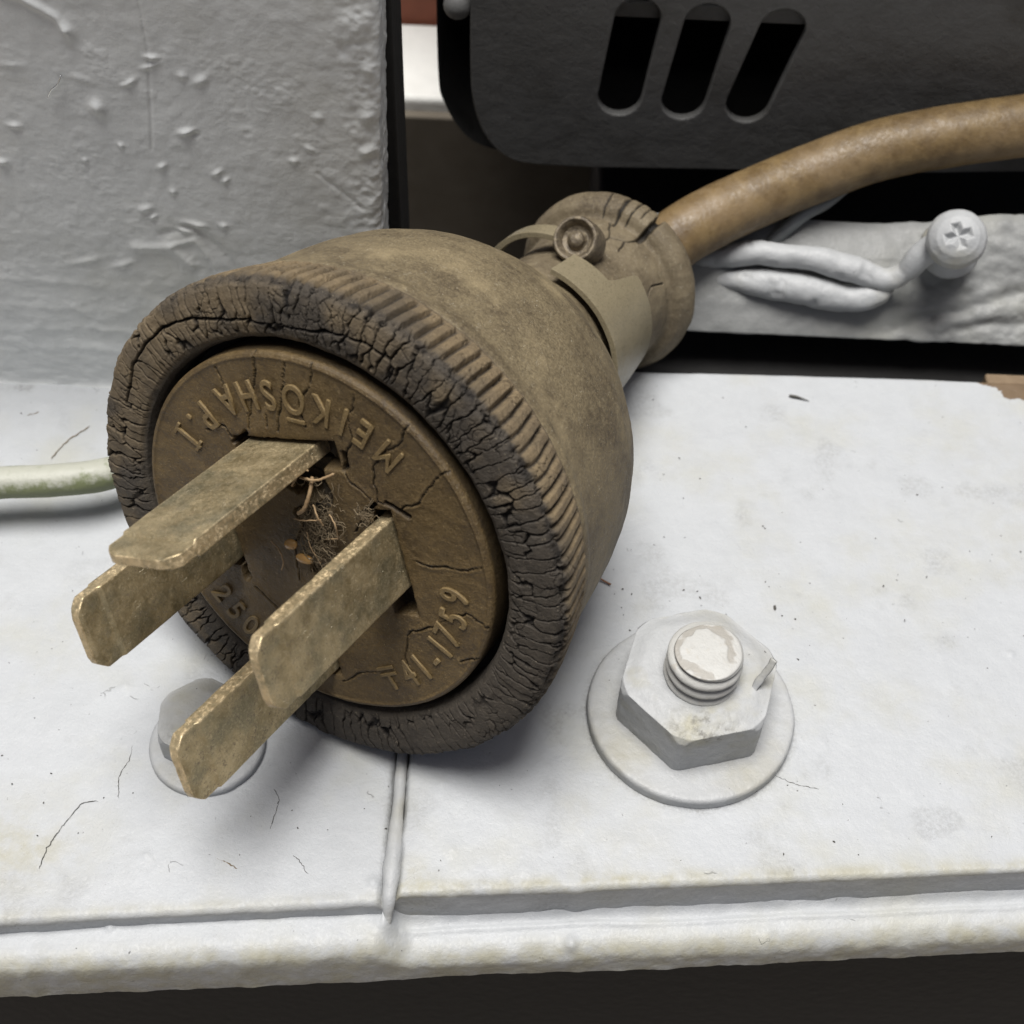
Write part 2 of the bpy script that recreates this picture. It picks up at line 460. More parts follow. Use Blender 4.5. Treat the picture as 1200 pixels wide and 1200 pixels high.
# ---- painted steel plates: displaced sheets with rounded, real edges
def edge_path(y0, y1, ztop, zbot, rad, step):
    pts = [(0, zbot)]
    pts.append((0, ztop - rad))
    for a in np.linspace(0, np.pi / 2, 8)[1:]:
        pts.append((rad - rad * math.cos(a), ztop - rad + rad * math.sin(a)))
    L = y1 - y0
    pts.append((L - rad, ztop))
    for a in np.linspace(0, np.pi / 2, 6)[1:]:
        pts.append((L - rad + rad * math.sin(a), ztop - rad + rad * math.cos(a)))
    pts.append((L, zbot))
    return resample(pts, step)

def plate(name, x0, x1, fy0, fy1, ztop, zbot, rad, step, label, amp=0.10, dropx=None, bumps=(), seed=0, stains=None, dirt=None, bare=None, zfun=None, ykeep=None):
    """fy0(x) front line y, fy1(x) back line y"""
    xs = np.arange(x0, x1 + step * .5, step)
    ref = edge_path(0, fy1(0) - fy0(0), ztop, zbot, rad, step)
    nv = len(ref)
    Y0 = fy0(xs); Y1 = fy1(xs)
    Lr = ref[-1, 0]
    k = ref[:, 0] / Lr
    half = Lr / 2
    P = np.zeros((len(xs), nv, 3))
    P[:, :, 0] = xs[:, None]
    # keep the rounded edges unstretched: shift front half with front line and back half with back line
    w = sstep(3, Lr - 3, ref[:, 0])
    P[:, :, 1] = (1 - w)[None] * (Y0[:, None] + ref[:, 0][None]) + w[None] * (Y1[:, None] - (Lr - ref[:, 0])[None])
    P[:, :, 2] = ref[:, 1][None]
    N = grid_normals(P)
    if N[len(xs) // 2, nv // 2, 2] < 0: N = -N
    Q = P.reshape(-1, 3)
    D = amp * fbm(Q, 7, 3, seed) + 2.2 * amp * vnoise(Q, 17, seed + 31) + 0.35 * amp * fbm(Q, 1.5, 3, seed + 5)
    edgew = np.exp(-((Q[:, 1] - np.repeat(Y0, nv)) / 1.8) ** 2)
    D += edgew * 0.30 * amp * 4 * fbm(Q, 2.4, 3, seed + 9)
    for (bx, by, br, bh) in bumps:
        D += bh * np.exp(-((Q[:, 0] - bx) ** 2 + (Q[:, 1] - by) ** 2) / (br * br))
    Q = Q + N.reshape(-1, 3) * D[:, None]
    if zfun is not None:
        Q[:, 2] += zfun(Q)
    if dropx is not None:
        for (ex, side, depth, w_) in dropx:     # let the sheet fall away at a side edge
            t = (Q[:, 0] - ex) * side
            wob = 0.12 * vnoise(Q * np.array([0, 1, 0]), 2.5, seed + 3) + 0.05 * vnoise(Q * np.array([0, 1, 0]), 0.7, seed + 4)
            f = 1 - np.sqrt(np.clip(1 - np.clip(1 - (t + wob) / w_, 0, 1) ** 2, 0, 1))
            Q[:, 2] -= f * depth
    at = {k_: (f_(P.reshape(-1, 3)) if f_ else np.zeros(len(Q))) for k_, f_ in (("stain", stains), ("dirt", dirt), ("bare", bare))}
    ob = mesh_from(name, Q, grid_faces(len(xs), nv), M_white, attrs=at)
    return tag(ob, label, "steel plate")

rfy0 = lambda x: 61.5 + 0.088 * x
plate("mounting_plate", -11.0, 92, lambda x: rfy0(np.asarray(x, float)), lambda x: 139.6 + 0.016 * np.asarray(x, float) , 0.0, -6.3, 0.7, 0.17,
      "thick white painted steel plate carrying the big nut, right of the seam", amp=0.09, seed=3,
      dropx=[(-11.0, 1, 6.0, 0.9)],
      bumps=[(-5, 66, .8, .15), (3, 64, 1.0, .12), (14, 68, .7, .1), (61.3, 94.8, .45, .22), (34, 72, .8, .08), (-6.5, 74, .5, .1), (9, 61.8, 1.0, .2), (8, 104, .6, .12), (40, 110, 1.5, .1), (52, 88, 1.8, -.08), (1.5, 72, .8, .06)],
      stains=lambda P: np.clip(np.exp(-((P[:, 1] - rfy0(P[:, 0]) - .6) / .9) ** 2) * 0.9 * (P[:, 2] > -1) + 0.9 * np.exp(-((P[:, 0] + 9) ** 2 + (P[:, 1] - 62.5) ** 2) / 6) + 0.25 * sstep(0.1, 0.6, fbm(P, 16, 3, 5)), 0, 1),
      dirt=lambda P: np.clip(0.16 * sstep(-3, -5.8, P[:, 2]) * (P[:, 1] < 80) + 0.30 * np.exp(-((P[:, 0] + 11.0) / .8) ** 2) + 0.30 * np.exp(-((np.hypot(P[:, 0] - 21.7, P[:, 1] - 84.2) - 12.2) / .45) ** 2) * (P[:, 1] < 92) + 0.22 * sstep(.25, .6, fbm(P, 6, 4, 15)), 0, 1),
      bare=lambda P: (((P[:, 0] - 67) * 0.55 + (P[:, 1] - 139.0) + 1.1 * fbm(P, 1.6, 3, 8) > 0) & (P[:, 0] > 64)).astype(float) * 1.0)
lfy0 = lambda x: 61.3 + 0.100 * x
plate("mounting_plate", -84, -12.0, lambda x: lfy0(np.asarray(x, float)), lambda x: 135.2 + 0.0 * np.asarray(x, float), -0.9, -5.0, 0.7, 0.17,
      "thinner white painted plate left of the seam under the cable and small bolt", amp=0.10, seed=11,
      dropx=[(-12.0, -1, 1.0, 0.8)],
      bumps=[(-44.6, 85.3, .7, .2), (-64.6, 129, .8, .2), (-24, 66, 2.5, .12), (-60.5, 116.8, 1.3, .12), (-50, 80, 2, .08), (-13.2, 62.3, .7, .35), (-38, 64.2, .6, .2)],
      stains=lambda P: np.clip(0.9 * np.exp(-((P[:, 0] + 53) ** 2 / 60 + (P[:, 1] - 64.5) ** 2 / 22)) + np.exp(-((P[:, 1] - lfy0(P[:, 0]) - .6) / .8) ** 2) * 0.5 * (P[:, 2] > -1.9), 0, 1),
      dirt=lambda P: np.clip(0.55 * np.exp(-((P[:, 1] - 132.0) / 0.8) ** 2) * sstep(-.1, .3, fbm(P, 4, 2, 4)) + 0.3 * np.exp(-((P[:, 0] + 12.2) / .6) ** 2) + 0.22 * sstep(.25, .6, fbm(P, 6, 4, 16)) + 0.15 * sstep(-1.8, -3.6, P[:, 2]) * (P[:, 1] < 80), 0, 1))

# supporting flange under both plates, its rounded front edge at the bottom of the picture
def base_z(Q):
    z = 2.9 * sstep(-8.5, -13.0, Q[:, 0] + .5 * vnoise(Q, 2.5, 9))
    # lumpy fillet of old paint along the plates
    fr = np.where(Q[:, 0] > -11.5, rfy0(Q[:, 0]), lfy0(Q[:, 0]))
    d = fr - Q[:, 1]
    z = z + 0.9 * np.exp(-np.clip(d, 0, 9) / 0.8) * (1 + 0.5 * fbm(Q, 3, 2, 77)) * (Q[:, 0] > -12)
    z = z + 0.22 * np.exp(-((d - 1.6 - 0.35 * fbm(Q, 9, 2, 5)) / 0.30) ** 2) * (Q[:, 0] > -10)
    z = z * sstep(-10.5, -7.5, Q[:, 2])
    return z
bfy0 = lambda x: 56.5 + 0.092 * np.asarray(x, float)
plate("base_flange", -84, 92, bfy0, lambda x: 84.0 + 0 * np.asarray(x, float), -6.3, -11.3, 2.4, 0.2,
      "long white painted flange with yellowed rounded lip along the bottom of the picture", amp=0.13, seed=23, zfun=base_z,
      bumps=[(-11.6, 59.0, .9, .9), (-41, 57.2, .6, .4), (8.5, 58.7, .7, .6), (30, 60, .8, .3), (-30, 56, 1.5, .15), (20, 58, 1.8, .12), (-49.5, 51.4, .7, .3)],
      stains=lambda P: np.clip(np.exp(-((P[:, 1] - bfy0(P[:, 0])) / 1.9) ** 2) * 1.1, 0, 1),
      dirt=lambda P: np.clip(0.35 * sstep(-9.0, -11.5, P[:, 2]), 0, 1))
fl_web = bm_obj("machine_bed", box_bm(-84, 92, 70, 163, -120, -7.2, 1.0), M_black)
tag(fl_web, "dark machine body under the white plates", "machine body")
bm_obj("rear_bed", box_bm(12, 92, 163.2, 215, -120, -7.4, 1.0), M_black, fl_web)

sb_ = tube("seam_bead", spline([(-11.4, 58.4, -4.6), (-11.5, 59.6, -3.4), (-11.4, 61.4, -1.6), (-11.3, 66, -1.1), (-11.3, 75, -1.05), (-11.35, 90, -1.1), (-11.3, 110, -1.1), (-11.3, 131, -1.1)], .3), [.25, 1.05, .7, .62, .6, .6, .6, .6, .6, .6, .76, .76], M_white_plain, bpy.data.objects["mounting_plate"], nseg=20, bumps=lambda Q: .12 * fbm(Q, 1.6, 3, 91))
# hairline cracks and flaked spots in the paint (thin relief with real thickness)
def crack_line(name, pts, z, rad, parent, mat=M_crackdark, seed=0):
    rng = np.random.RandomState(seed)
    p = spline([(x, y, z) for x, y in pts], 0.25)
    p[:, :2] += rng.normal(0, 0.05, p[:, :2].shape)
    r = rad * (0.45 + 0.9 * rng.rand(len(p))); r[0] = r[-1] = rad * 0.15
    return tube(name, p, r, mat, parent, nseg=5, flat=0.45)
pl_l = bpy.data.objects["mounting_plate.001"]; pl_r = bpy.data.objects["mounting_plate"]
for i, (pts, par, z) in enumerate([([(-49.3, 62.2), (-48.8, 65.1), (-47.6, 67.7), (-46.3, 70.1), (-44.6, 70.5)], pl_l, -.86), ([(-42.5, 71.0), (-42.9, 73.7), (-42.2, 75.8), (-42.2, 78.6), (-41.6, 79.2)], pl_l, -.86),
        ([(-25.1, 67.2), (-25.0, 68.8), (-24.6, 71.4), (-25.4, 72.9)], pl_l, -.84), ([(-23.9, 65.8), (-21.9, 64.9), (-20.3, 63.0)], pl_l, -.84),
        ([(28.5, 95.4), (31.1, 93.3), (33.4, 90.4), (35.5, 87.6), (36.6, 85.9)], pl_r, .03), ([(30.4, 77.2), (33.2, 75.9), (36.0, 75.3)], pl_r, .03),
        ([(-66.5, 127), (-64.8, 127.9), (-63.2, 129.6)], pl_l, -.83), ([(-61.5, 119.5), (-60.2, 122.5), (-57.6, 125.6)], pl_l, -.83),
        ([(-31.5, 64.6), (-29.5, 64.0), (-28.0, 63.2)], pl_l, -.84)]):
    crack_line("paint_crack", pts, z, 0.038 if i < 6 else 0.08, par, seed=i, mat=M_crackdark if i < 6 else M_web)

# small flakes and dust grains scattered on the plates
def grains():
    rng = np.random.RandomState(5); V = []; F = []
    def grain(x, y, z, s):
        b = len(V); a0 = rng.rand() * 6.3
        e = rng.uniform(0.8, 2.2)
        for k in range(5):
            a = a0 + k * 2 * math.pi / 5; r = s * rng.uniform(0.6, 1.2)
            dx, dy = r * math.cos(a) * e, r * math.sin(a)
            ca, sa = math.cos(a0 * 2), math.sin(a0 * 2)
            V.append((x + dx * ca - dy * sa, y + dx * sa + dy * ca, z))
        V.append((x, y, z + s * 0.8))
        for k in range(5): F.append((b + k, b + (k + 1) % 5, b + 5))
    for i in range(260):
        x = rng.uniform(-70, 75); y = rng.uniform(62, 138)
        z = 0.0 if x > -10 else -0.9
        if -12.3 < x < -10 or y < (rfy0(x) if x > -10 else lfy0(x)) + 1: continue
        grain(x, y, z + 0.02, rng.uniform(0.04, 0.12))
    for (x, y, s) in [(33.0, 99.9, .22), (35.4, 98.4, .14), (35.2, 92.5, .16), (33.8, 98.8, .12), (61.5, 120.3, .14), (64.2, 122.6, .16), (14.2, 101.8, .12), (53.4, 119.1, .15), (14, 99, .1), (47, 104, .13), (52, 78, .14), (37, 69, .14), (2, 70, .13), (20, 66, .1)]:
        grain(x, y, 0.04, s)
    o = mesh_from("dust_grains", V, F, M_crackdark, smooth=False)
    tag(o, "scattered dark specks of grit lying on the white plates", "grit", kind="stuff")
grains()
fl = tube("dark_flake", spline([(37.9, 135.9, .25), (39.2, 135.5, .35), (40.6, 135.0, .25)], .15), [.2, .26, .16, .1, .05], M_crackdark, nseg=6, flat=0.4)
tag(fl, "thin dark flake lying near the far edge of the right white plate", "flake")
sp_ = tube("wood_splinter", spline([(10.4, 103.7, .5), (11.6, 102.9, .3), (12.7, 102.3, .2)], .15), 0.13, M_splinter, nseg=6, flat=0.7)
tag(sp_, "tiny red brown splinter on white plate beside the plug body", "splinter")
wsl = bm_obj("wood_strip", box_bm(66.5, 95, 138.9, 142.5, -6, -0.3, 0.4), M_rust)
tag(wsl, "bare brown strip at the right end of the white plate's far edge", "wood strip")

# ---- big nut, washer, stud
def hexnut(name, cx, cy, z0, z1, rc, phase, mat, parent, hole=None, chamf=0.93, amp=0.08, seed=0):
    nt = 288
    th = np.linspace(0, 2 * np.pi, nt, endpoint=False)
    k = (th - phase + np.pi / 6) % (np.pi / 3) - np.pi / 6      # 0 at corners
    k = np.abs(k)
    hexr = rc * math.cos(np.pi / 6) / np.cos(np.pi / 6 - k)
    hexr = np.minimum(hexr, rc * 0.975)
    rows = []
    for z in np.linspace(z0, z1, 44):
        lim = rc * (1.02 - (1.02 - chamf) * max(0, (z - (z1 - 2.0)) / 2.0) ** 1.5)
        rows.append(np.stack([np.minimum(hexr, lim), np.full(nt, z)], -1))
    top = rows[-1][:, 0]
    for f in np.linspace(1, 0.0, 60)[1:]:
        rin = hole if hole else 0.01
        r_ = rin + (top - rin) * f
        rows.append(np.stack([r_, np.full(nt, z1 + 0.55 * (1 - sstep(0.55, 1.0, np.array(f))) ** 1.0)], -1))
    A = np.array(rows).transpose(1, 0, 2)
    P = np.stack([cx + A[..., 0] * np.cos(th)[:, None], cy + A[..., 0] * np.sin(th)[:, None], A[..., 1]], -1)
    N = grid_normals(P, True)
    if N[0, 5] @ np.array([1, 0, 0]) < 0: N = -N
    Q = P.reshape(-1, 3)
    D = amp * fbm(Q, 3, 3, seed) + amp * 0.6 * fbm(Q, 0.9, 3, seed + 2)
    Q = Q + N.reshape(-1, 3) * D[:, None]
    fx, fy = cx + rc * math.cos(R(-100)), cy + rc * math.sin(R(-100))
    near = np.exp(-((Q[:, 0] - fx - 1.5) ** 2 / 16 + (Q[:, 1] - fy - 1.5) ** 2 / 6)) * sstep(z1 - 2.5, z1 - .5, Q[:, 2])
    at = {"stain": np.clip(near * 1.1 + .5 * sstep(.1, .5, fbm(Q, 3, 3, seed + 5)), 0, 1), "dirt": np.clip(near * .9 * sstep(-.1, .35, fbm(Q, .7, 3, seed + 6)) + .35 * sstep(z0 + .7, z0, Q[:, 2]), 0, 1), "bare": np.zeros(len(Q))}
    return mesh_from(name, Q, grid_faces(nt, P.shape[1], True), mat, parent, attrs=at)

def disc_ring(name, cx, cy, z0, z1, r, mat, parent, amp=0.07, seed=0, rin=0.0, top=None):
    prof = [(r - 0.1, z0), (r, z0 + 0.3), (r, z1 - 0.45), (r - 0.15, z1 - 0.12), (r - 0.5, z1), (rin + 0.01, z1 if top is None else top)]
    p = resample(prof, 0.2); nt = int(2 * np.pi * r / 0.22)
    th = np.linspace(0, 2 * np.pi, nt, endpoint=False)
    P = np.stack([cx + p[None, :, 0] * np.cos(th)[:, None], cy + p[None, :, 0] * np.sin(th)[:, None], np.broadcast_to(p[None, :, 1], (nt, len(p)))], -1)
    N = grid_normals(P, True)
    if N[0, 3] @ np.array([1, 0, 0]) < 0: N = -N
    Q = P.reshape(-1, 3)
    Q = Q + N.reshape(-1, 3) * (amp * fbm(Q, 2.6, 3, seed) + amp * .5 * fbm(Q, .7, 2, seed + 3))[:, None]
    return mesh_from(name, Q, grid_faces(nt, len(p), True), mat, parent)

nb = empty("anchor_bolt", (21.8, 84.6, 0))
tag(nb, "large white painted hex nut and washer with threaded stud, right of the plug", "bolt")
def at_parent(o, par):
    o.matrix_parent_inverse = par.matrix_world.inverted(); return o
at_parent(disc_ring("washer", 21.7, 84.2, -0.1, 1.75, 12.0, M_white_plain, nb, 0.09, 4), nb)
at_parent(hexnut("nut", 21.9, 84.9, 1.6, 8.3, 9.4, R(-45), M_nut, nb, hole=3.6, seed=8), nb)
# threaded stud: helical ridge
def stud(cx, cy, z0, z1, r, pitch, depth, mat, parent):
    nt = 144; zs = np.arange(z0, z1, 0.07)
    th = np.linspace(0, 2 * np.pi, nt, endpoint=False)
    T, Z = np.meshgrid(th, zs, indexing='ij')
    ph = (Z / pitch + T / (2 * np.pi)) % 1.0
    rr = r - depth * np.clip((np.abs(ph - 0.5) * 2) ** 2.2, 0, 1)
    fade = sstep(z1 - 0.9, z1 - 0.2, Z)
    rr = rr * (1 - 0.0 * fade) - 0.35 * fade * fade
    cap = np.linspace(1, 0.0, 34)[1:]
    Rr = np.concatenate([rr, rr[:, -1:] * cap[None]], 1)
    Zz = np.concatenate([Z, z1 + 0.25 * (1 - cap[None] ** 3) + 0 * rr[:, :1]], 1)
    P = np.stack([cx + Rr * np.cos(T[:, :1]), cy + Rr * np.sin(T[:, :1]), Zz], -1)
    lean = np.array([0.02, 0.03]); P[..., :2] += lean * (P[..., 2:] - z0)
    N = grid_normals(P, True)
    if N[0, 5] @ np.array([1, 0, 0]) < 0: N = -N
    Q = P.reshape(-1, 3); Q = Q + N.reshape(-1, 3) * (0.07 * fbm(Q, 1.6, 3, 31))[:, None]
    rad_ = np.hypot(P[..., 0] - cx, P[..., 1] - cy).ravel(); tp = (P[..., 2] > z1 - .1).ravel()
    wr = tp * np.exp(-((rad_ - 3.3 + 1.1 * fbm(Q, 2, 3, 32)) / .7) ** 2) * sstep(-.35, .35, fbm(Q, 2.2, 3, 33) - .12 * (Q[:, 0] - cx) + .15)
    wr = np.maximum(wr, .35 * sstep(.1, .5, fbm(Q, 1.2, 3, 34)))
    return mesh_from("threaded_stud", Q, grid_faces(nt, P.shape[1], True), mat, parent, attrs={"wear": wr})
t_ = NT("stud_paint"); n1 = t_.noise(1.5, 5, .7); n2 = t_.noise(.3, 3, .6, off=4)
n3 = t_.ramp(t_.attr('wear'), .25, .65)
cc = t_.mix(t_.math('MULTIPLY', n3, .45), (.42, .42, .40), (.17, .14, .10)); cc = t_.mix(t_.ramp(n1, .55, .75, 0, .5), cc, (.33, .29, .22)); t_.bumps([(n1, .12), (n2, .04), (t_.math('MULTIPLY', n3, -1.0), .06)])
M_stud = t_.out(cc, .5)
at_parent(stud(21.9, 84.4, 7.5, 13.5, 4.25, 1.55, 0.75, M_stud, nb), nb)
# curled burr of paint on the nut's right shoulder
at_parent(tube("paint_burr", spline([(27.6, 82.6, 8.5), (28.2, 83.3, 9.6), (29.1, 84.0, 11.2), (29.6, 84.5, 12.2)], .2), 0.42, M_white_plain, nb, nseg=8, flat=0.35, bumps=lambda Q: .12 * fbm(Q, .8, 2, 3)), nb)

nb2 = empty("small_bolt", (-33.6, 78, -0.9))
tag(nb2, "small white painted hex bolt and washer half hidden under the lowest blade", "bolt")
at_parent(disc_ring("washer", -33.6, 78, -1.0, 0.2, 6.6, M_white_plain, nb2, 0.08, 14), nb2)
at_parent(hexnut("bolt_head", -33.8, 78.8, 0.1, 4.3, 5.4, R(35), M_nut, nb2, hole=None, seed=18, chamf=.92, amp=.05), nb2)

# ---- grey block standing on the left plate
def block():
    st = 0.17
    zs = np.arange(-2.0, 78, st)
    # around: left edge -> right edge -> side
    path = resample([(-86, 133.0), (-19.0, 133.0)] + [(-19.0 + 1.1 * math.sin(a), 134.1 - 1.1 * math.cos(a)) for a in np.linspace(0, np.pi / 2, 6)[1:]] + [(-17.9, 150)], st)
    X = path[:, 0]; Y = path[:, 1]
    P = np.zeros((len(path), len(zs), 3))
    taper = np.interp(zs, [0, 30, 60, 78], [-0.1, 0.55, 1.6, 2.2])
    P[..., 0] = X[:, None] + taper[None] * sstep(-40, -18, X)[:, None]
    P[..., 1] = Y[:, None]; P[..., 2] = zs[None]
    N = grid_normals(P)
    if N[10, 10, 1] > 0: N = -N
    Q = P.reshape(-1, 3)
    low = 1 - sstep(8, 34, Q[:, 2])
    D = 0.22 * fbm(Q, 14, 2, 41) + (0.03 + 0.11 * low) * fbm(Q * np.array([1, 1, 1.6]), 4.5, 3, 42) + 0.05 * fbm(Q, 1.2, 3, 43)
    edge = np.exp(-((Q[:, 0] + 18.2) / 2.6) ** 2)
    D += edge * (0.25 * fbm(Q, 2.2, 3, 44) + 0.12 * fbm(Q, 0.8, 2, 47))
    rough = sstep(0.1, 0.5, fbm(Q, 8, 2, 45))
    D += rough * 0.10 * np.abs(fbm(Q, 0.9, 3, 46)) + 0.04 * sstep(.25, .5, fbm(Q, 2.5, 3, 48))
    # diagonal run scars
    def g(x, z, sx, sz, h, ang=0.0):
        c, s = math.cos(ang), math.sin(ang); dx = Q[:, 0] - x; dz = Q[:, 2] - z
        u = c * dx + s * dz; v = -s * dx + c * dz
        return h * np.exp(-(u / sx) ** 2 - (v / sz) ** 2)
    for (x, z, sx, sz, h, an) in [(-48.7, 45.5, .75, .95, .75, 0), (-50.0, 54.9, .75, 1.1, .55, 0), (-47.1, 40.3, .3, .35, .35, 0), (-51.7, 38.0, .28, .3, .3, 0), (-39.2, 42.6, .9, .4, .55, .3), (-38.1, 42.2, .4, .4, -.3, 0),
            (-32.1, 42.7, .9, .75, .22, 0), (-32.1, 42.7, .55, .45, -.3, 0), (-23.8, 45.4, .6, .5, .3, 0), (-42.8, 37.5, .6, .35, .4, .6), (-42.1, 33.8, .4, .4, .35, 0), (-45.9, 31.0, .9, .5, .35, .3), (-45.2, 29.8, .5, .3, .35, .5),
            (-58.8, 42.5, .8, .4, .35, 0), (-27.1, 39.2, .5, .4, .35, 0), (-61.6, 37.3, .6, .4, .5, 0), (-36.7, 28.9, .45, .4, .35, 0), (-40.1, 28.9, 1.2, .4, .5, -.2), (-41.8, 27.9, .8, .35, .4, -.3), (-50.3, 21.9, 1.5, .5, .25, .4),
            (-55.2, 22.2, 2.2, .5, .25, .3), (-36.4, 36.9, .8, .3, .35, .7), (-35.6, 35.8, .5, .3, .3, .7), (-41.5, 52.2, .7, .3, .4, 0), (-42.0, 51.0, 1.0, .3, .3, .4), (-36.5, 49.5, .9, .5, .4, .6), (-38.5, 50.0, .5, .5, .3, 0),
            (-44.7, 48.8, 1.0, .3, .35, .6), (-49.8, 49.2, 1.4, .5, .2, -.4), (-57.0, 50.5, 1.6, .5, .2, 0), (-17.8, 52.0, .9, 1.3, .5, 0), (-19.1, 57.2, 1.2, 1.6, .35, 0), (-20.4, 54.2, .7, .9, -.3, 0), (-18.2, 46.0, .7, .8, .4, 0), (-18.5, 41.0, .8, .7, .4, 0), (-25.2, 41.0, .7, .35, .25, -.6)]:
        D += g(x, z, sx, sz, h * .8, an)
    def ridge(line, w, h):
        return h * np.exp(-(polydist(Q[:, 0], Q[:, 2], line) / w) ** 2)
    D += ridge([(-56.5, 60.1), (-54.5, 59.1), (-52.5, 57.9), (-50.9, 56.7), (-50.3, 55.4)], .5, .4)
    D += ridge([(-44.5, 27.1), (-40.6, 28.6), (-37.9, 25.4), (-35.8, 21.3)], .6, -.2)
    D += ridge([(-43.8, 25.4), (-40.6, 26.4), (-39.0, 23.4), (-38.0, 20.3)], .5, .2)
    D += ridge([(-48.1, 24.8), (-43.8, 25.0), (-41.6, 22.4)], .7, .28)
    D += ridge([(-24.5, 37.5), (-22.0, 35.0), (-19.5, 32.5)], .3, -.12)
    D += ridge([(-41.6, 62.2), (-41.8, 53.0), (-43.1, 42.9), (-43.6, 39.9)], .16, -.10)
    D += ridge([(-33.5, 62), (-33.3, 54), (-31.9, 44)], .8, -.10)
    for k, zz in enumerate((6.0, 9.5, 13, 17)):
        D += ridge([(-72, zz - 1 + k), (-60 + 3 * k, zz + 0.9), (-46 - 3 * k, zz - 0.6 + k * .5)], .7, .07)
    # foot blends out to the plate, with an undercut shadow gap at the left
    foot = np.exp(-np.clip(Q[:, 2] + 1.0, 0, 9) / .5)
    D += foot * (0.25 + 0.5 * fbm(Q * np.array([1, 0, 0]), 6, 2, 50))
    Q = Q + N.reshape(-1, 3) * D[:, None]
    nf = len(Q)
    ob = mesh_from("steel_block", Q, grid_faces(len(path), len(zs)), M_grey)
    tag(ob, "grey painted steel block with runs and blisters standing behind the plug", "steel block")
    core = bm_obj("block_core", box_bm(-86, -19.5, 134.5, 152, -1, 78, 0), M_grey, ob)
    chip = tube("metal_sliver", spline([(-53.9, 132.5, 46.9), (-53.2, 132.4, 48.0), (-52.4, 132.4, 48.7), (-51.8, 132.5, 49.8)], .15), .17, M_chipmetal, ob, nseg=6, flat=.6)
    return ob
block()

gs = bm_obj("gap_shade_strip", box_bm(-17.6, -15.9, 141, 152, -8, 84, .3), M_black)  # black box put in for the shade of the gap beside the block
tag(gs, "narrow black strip added as the shade in the gap beside the grey block", "strip")
# ---- left thin cable
cb = tube("thin_cable", spline([(-90, 104.5, 6.0), (-70.0, 108.4, 6.0), (-63.9, 109.6, 6.0), (-57.7, 110.3, 6.0), (-52.6, 111.6, 5.7), (-47.8, 114.2, 5.0), (-40, 119, 4.0), (-30, 125, 2.2), (-24, 129, 1.2)], .4), 2.05, M_thin, nseg=36, bumps=lambda Q: .10 * fbm(Q, 4, 3, 6))
tag(cb, "thin cable daubed with white and green paint crossing the left edge", "cable")

# ---- back rail with the cross-head screw and painted wires
def rail():
    st = 0.25
    pts = resample([(156, -0.2), (148.3, -0.2), (147.9, 0.0), (148.4, 0.8), (150.5, 3.6), (153, 6.0), (156, 8.3), (160, 10.0), (161.4, 10.3), (162, 9.5), (162, 0)], st)
    xs = np.arange(19, 96, st)
    P = np.zeros((len(xs), len(pts), 3)); P[..., 0] = xs[:, None]; P[..., 1] = pts[None, :, 0]; P[..., 2] = pts[None, :, 1]
    # the far top edge climbs towards the right
    P[..., 2] += (sstep(50, 75, xs)[:, None] * 2.8) * sstep(151, 160, pts[:, 0])[None]
    N = grid_normals(P)
    if N[10, 25, 2] < 0: N = -N
    Q = P.reshape(-1, 3)
    rt = sstep(45, 62, Q[:, 0])
    D = .22 * fbm(Q, 6, 3, 61) + .06 * fbm(Q, 1.3, 2, 62) + rt * (.55 * fbm(Q * np.array([1, .5, 1.8]), 3.2, 3, 63))
    D += 1.3 * np.exp(-((Q[:, 0] - 57.5) / 4) ** 2 - ((Q[:, 2] - 6.5) / 2.5) ** 2)
    for (x, z, sx, h) in ((60, 3.2, 6, .8), (66, 2.0, 5, .7), (70, 5.5, 3.5, .8), (75, 3, 5, .7), (56, 1.6, 4, .5)):
        D += h * np.exp(-((Q[:, 0] - x) / sx) ** 2 - ((Q[:, 2] - z - .18 * (Q[:, 0] - x)) / .7) ** 2)
    Q = Q + N.reshape(-1, 3) * D[:, None]
    ob = mesh_from("back_rail", Q, grid_faces(len(xs), len(pts)), M_white_rail)
    tag(ob, "white painted lumpy steel rail running behind the plates on the right", "rail")
M_white_rail = paint_mat("shaded_rail_paint", base=(0.21, 0.215, 0.21), stain_amt=.3, hair=False, specks=False)  # white paint darkened to stand in for the housing's shade on the rail
rail()

def blob_wire(name, pts, rads, label, cat, seed):
    p = spline(pts, .3); r = np.interp(np.linspace(0, 1, len(p)), np.linspace(0, 1, len(rads)), rads)
    o = tube(name, p, r, M_white_plain, nseg=30, bumps=lambda Q: .30 * fbm(Q, 3.0, 3, seed) + .05 * fbm(Q, .8, 3, seed + 1) - .22 * sstep(.35, .55, fbm(Q, 1.6, 2, seed + 2)))
    return tag(o, label, cat)
blob_wire("painted_wire", [(20.5, 157, 4.6), (24.8, 156, 6.6), (29.5, 155, 8.6), (34.5, 154, 10.0), (41.6, 153, 10.1), (46.5, 152, 9.6), (51.0, 151, 8.8), (53.6, 151.2, 10.2), (55.4, 151.4, 13.4), (57.6, 151.8, 15.0), (60, 152, 15)], [1.2, 1.5, 1.75, 1.8, 1.6, 1.7, 2.0, 1.75, 1.5, 1.9, 1.7], "upper white painted wire curling up to the cross-head screw", "wire", 71)
blob_wire("painted_wire", [(26, 154, 4.0), (30.4, 153, 5.6), (38.8, 151.5, 6.2), (46.3, 150.3, 5.6), (50.2, 150.1, 6.6), (51.6, 150.8, 7.0), (52.8, 152.5, 6.2)], [.9, 1.5, 2.1, 2.3, 2.1, 1.8, .6], "lower, thicker white painted wire stub ending below the upper one", "wire", 75)
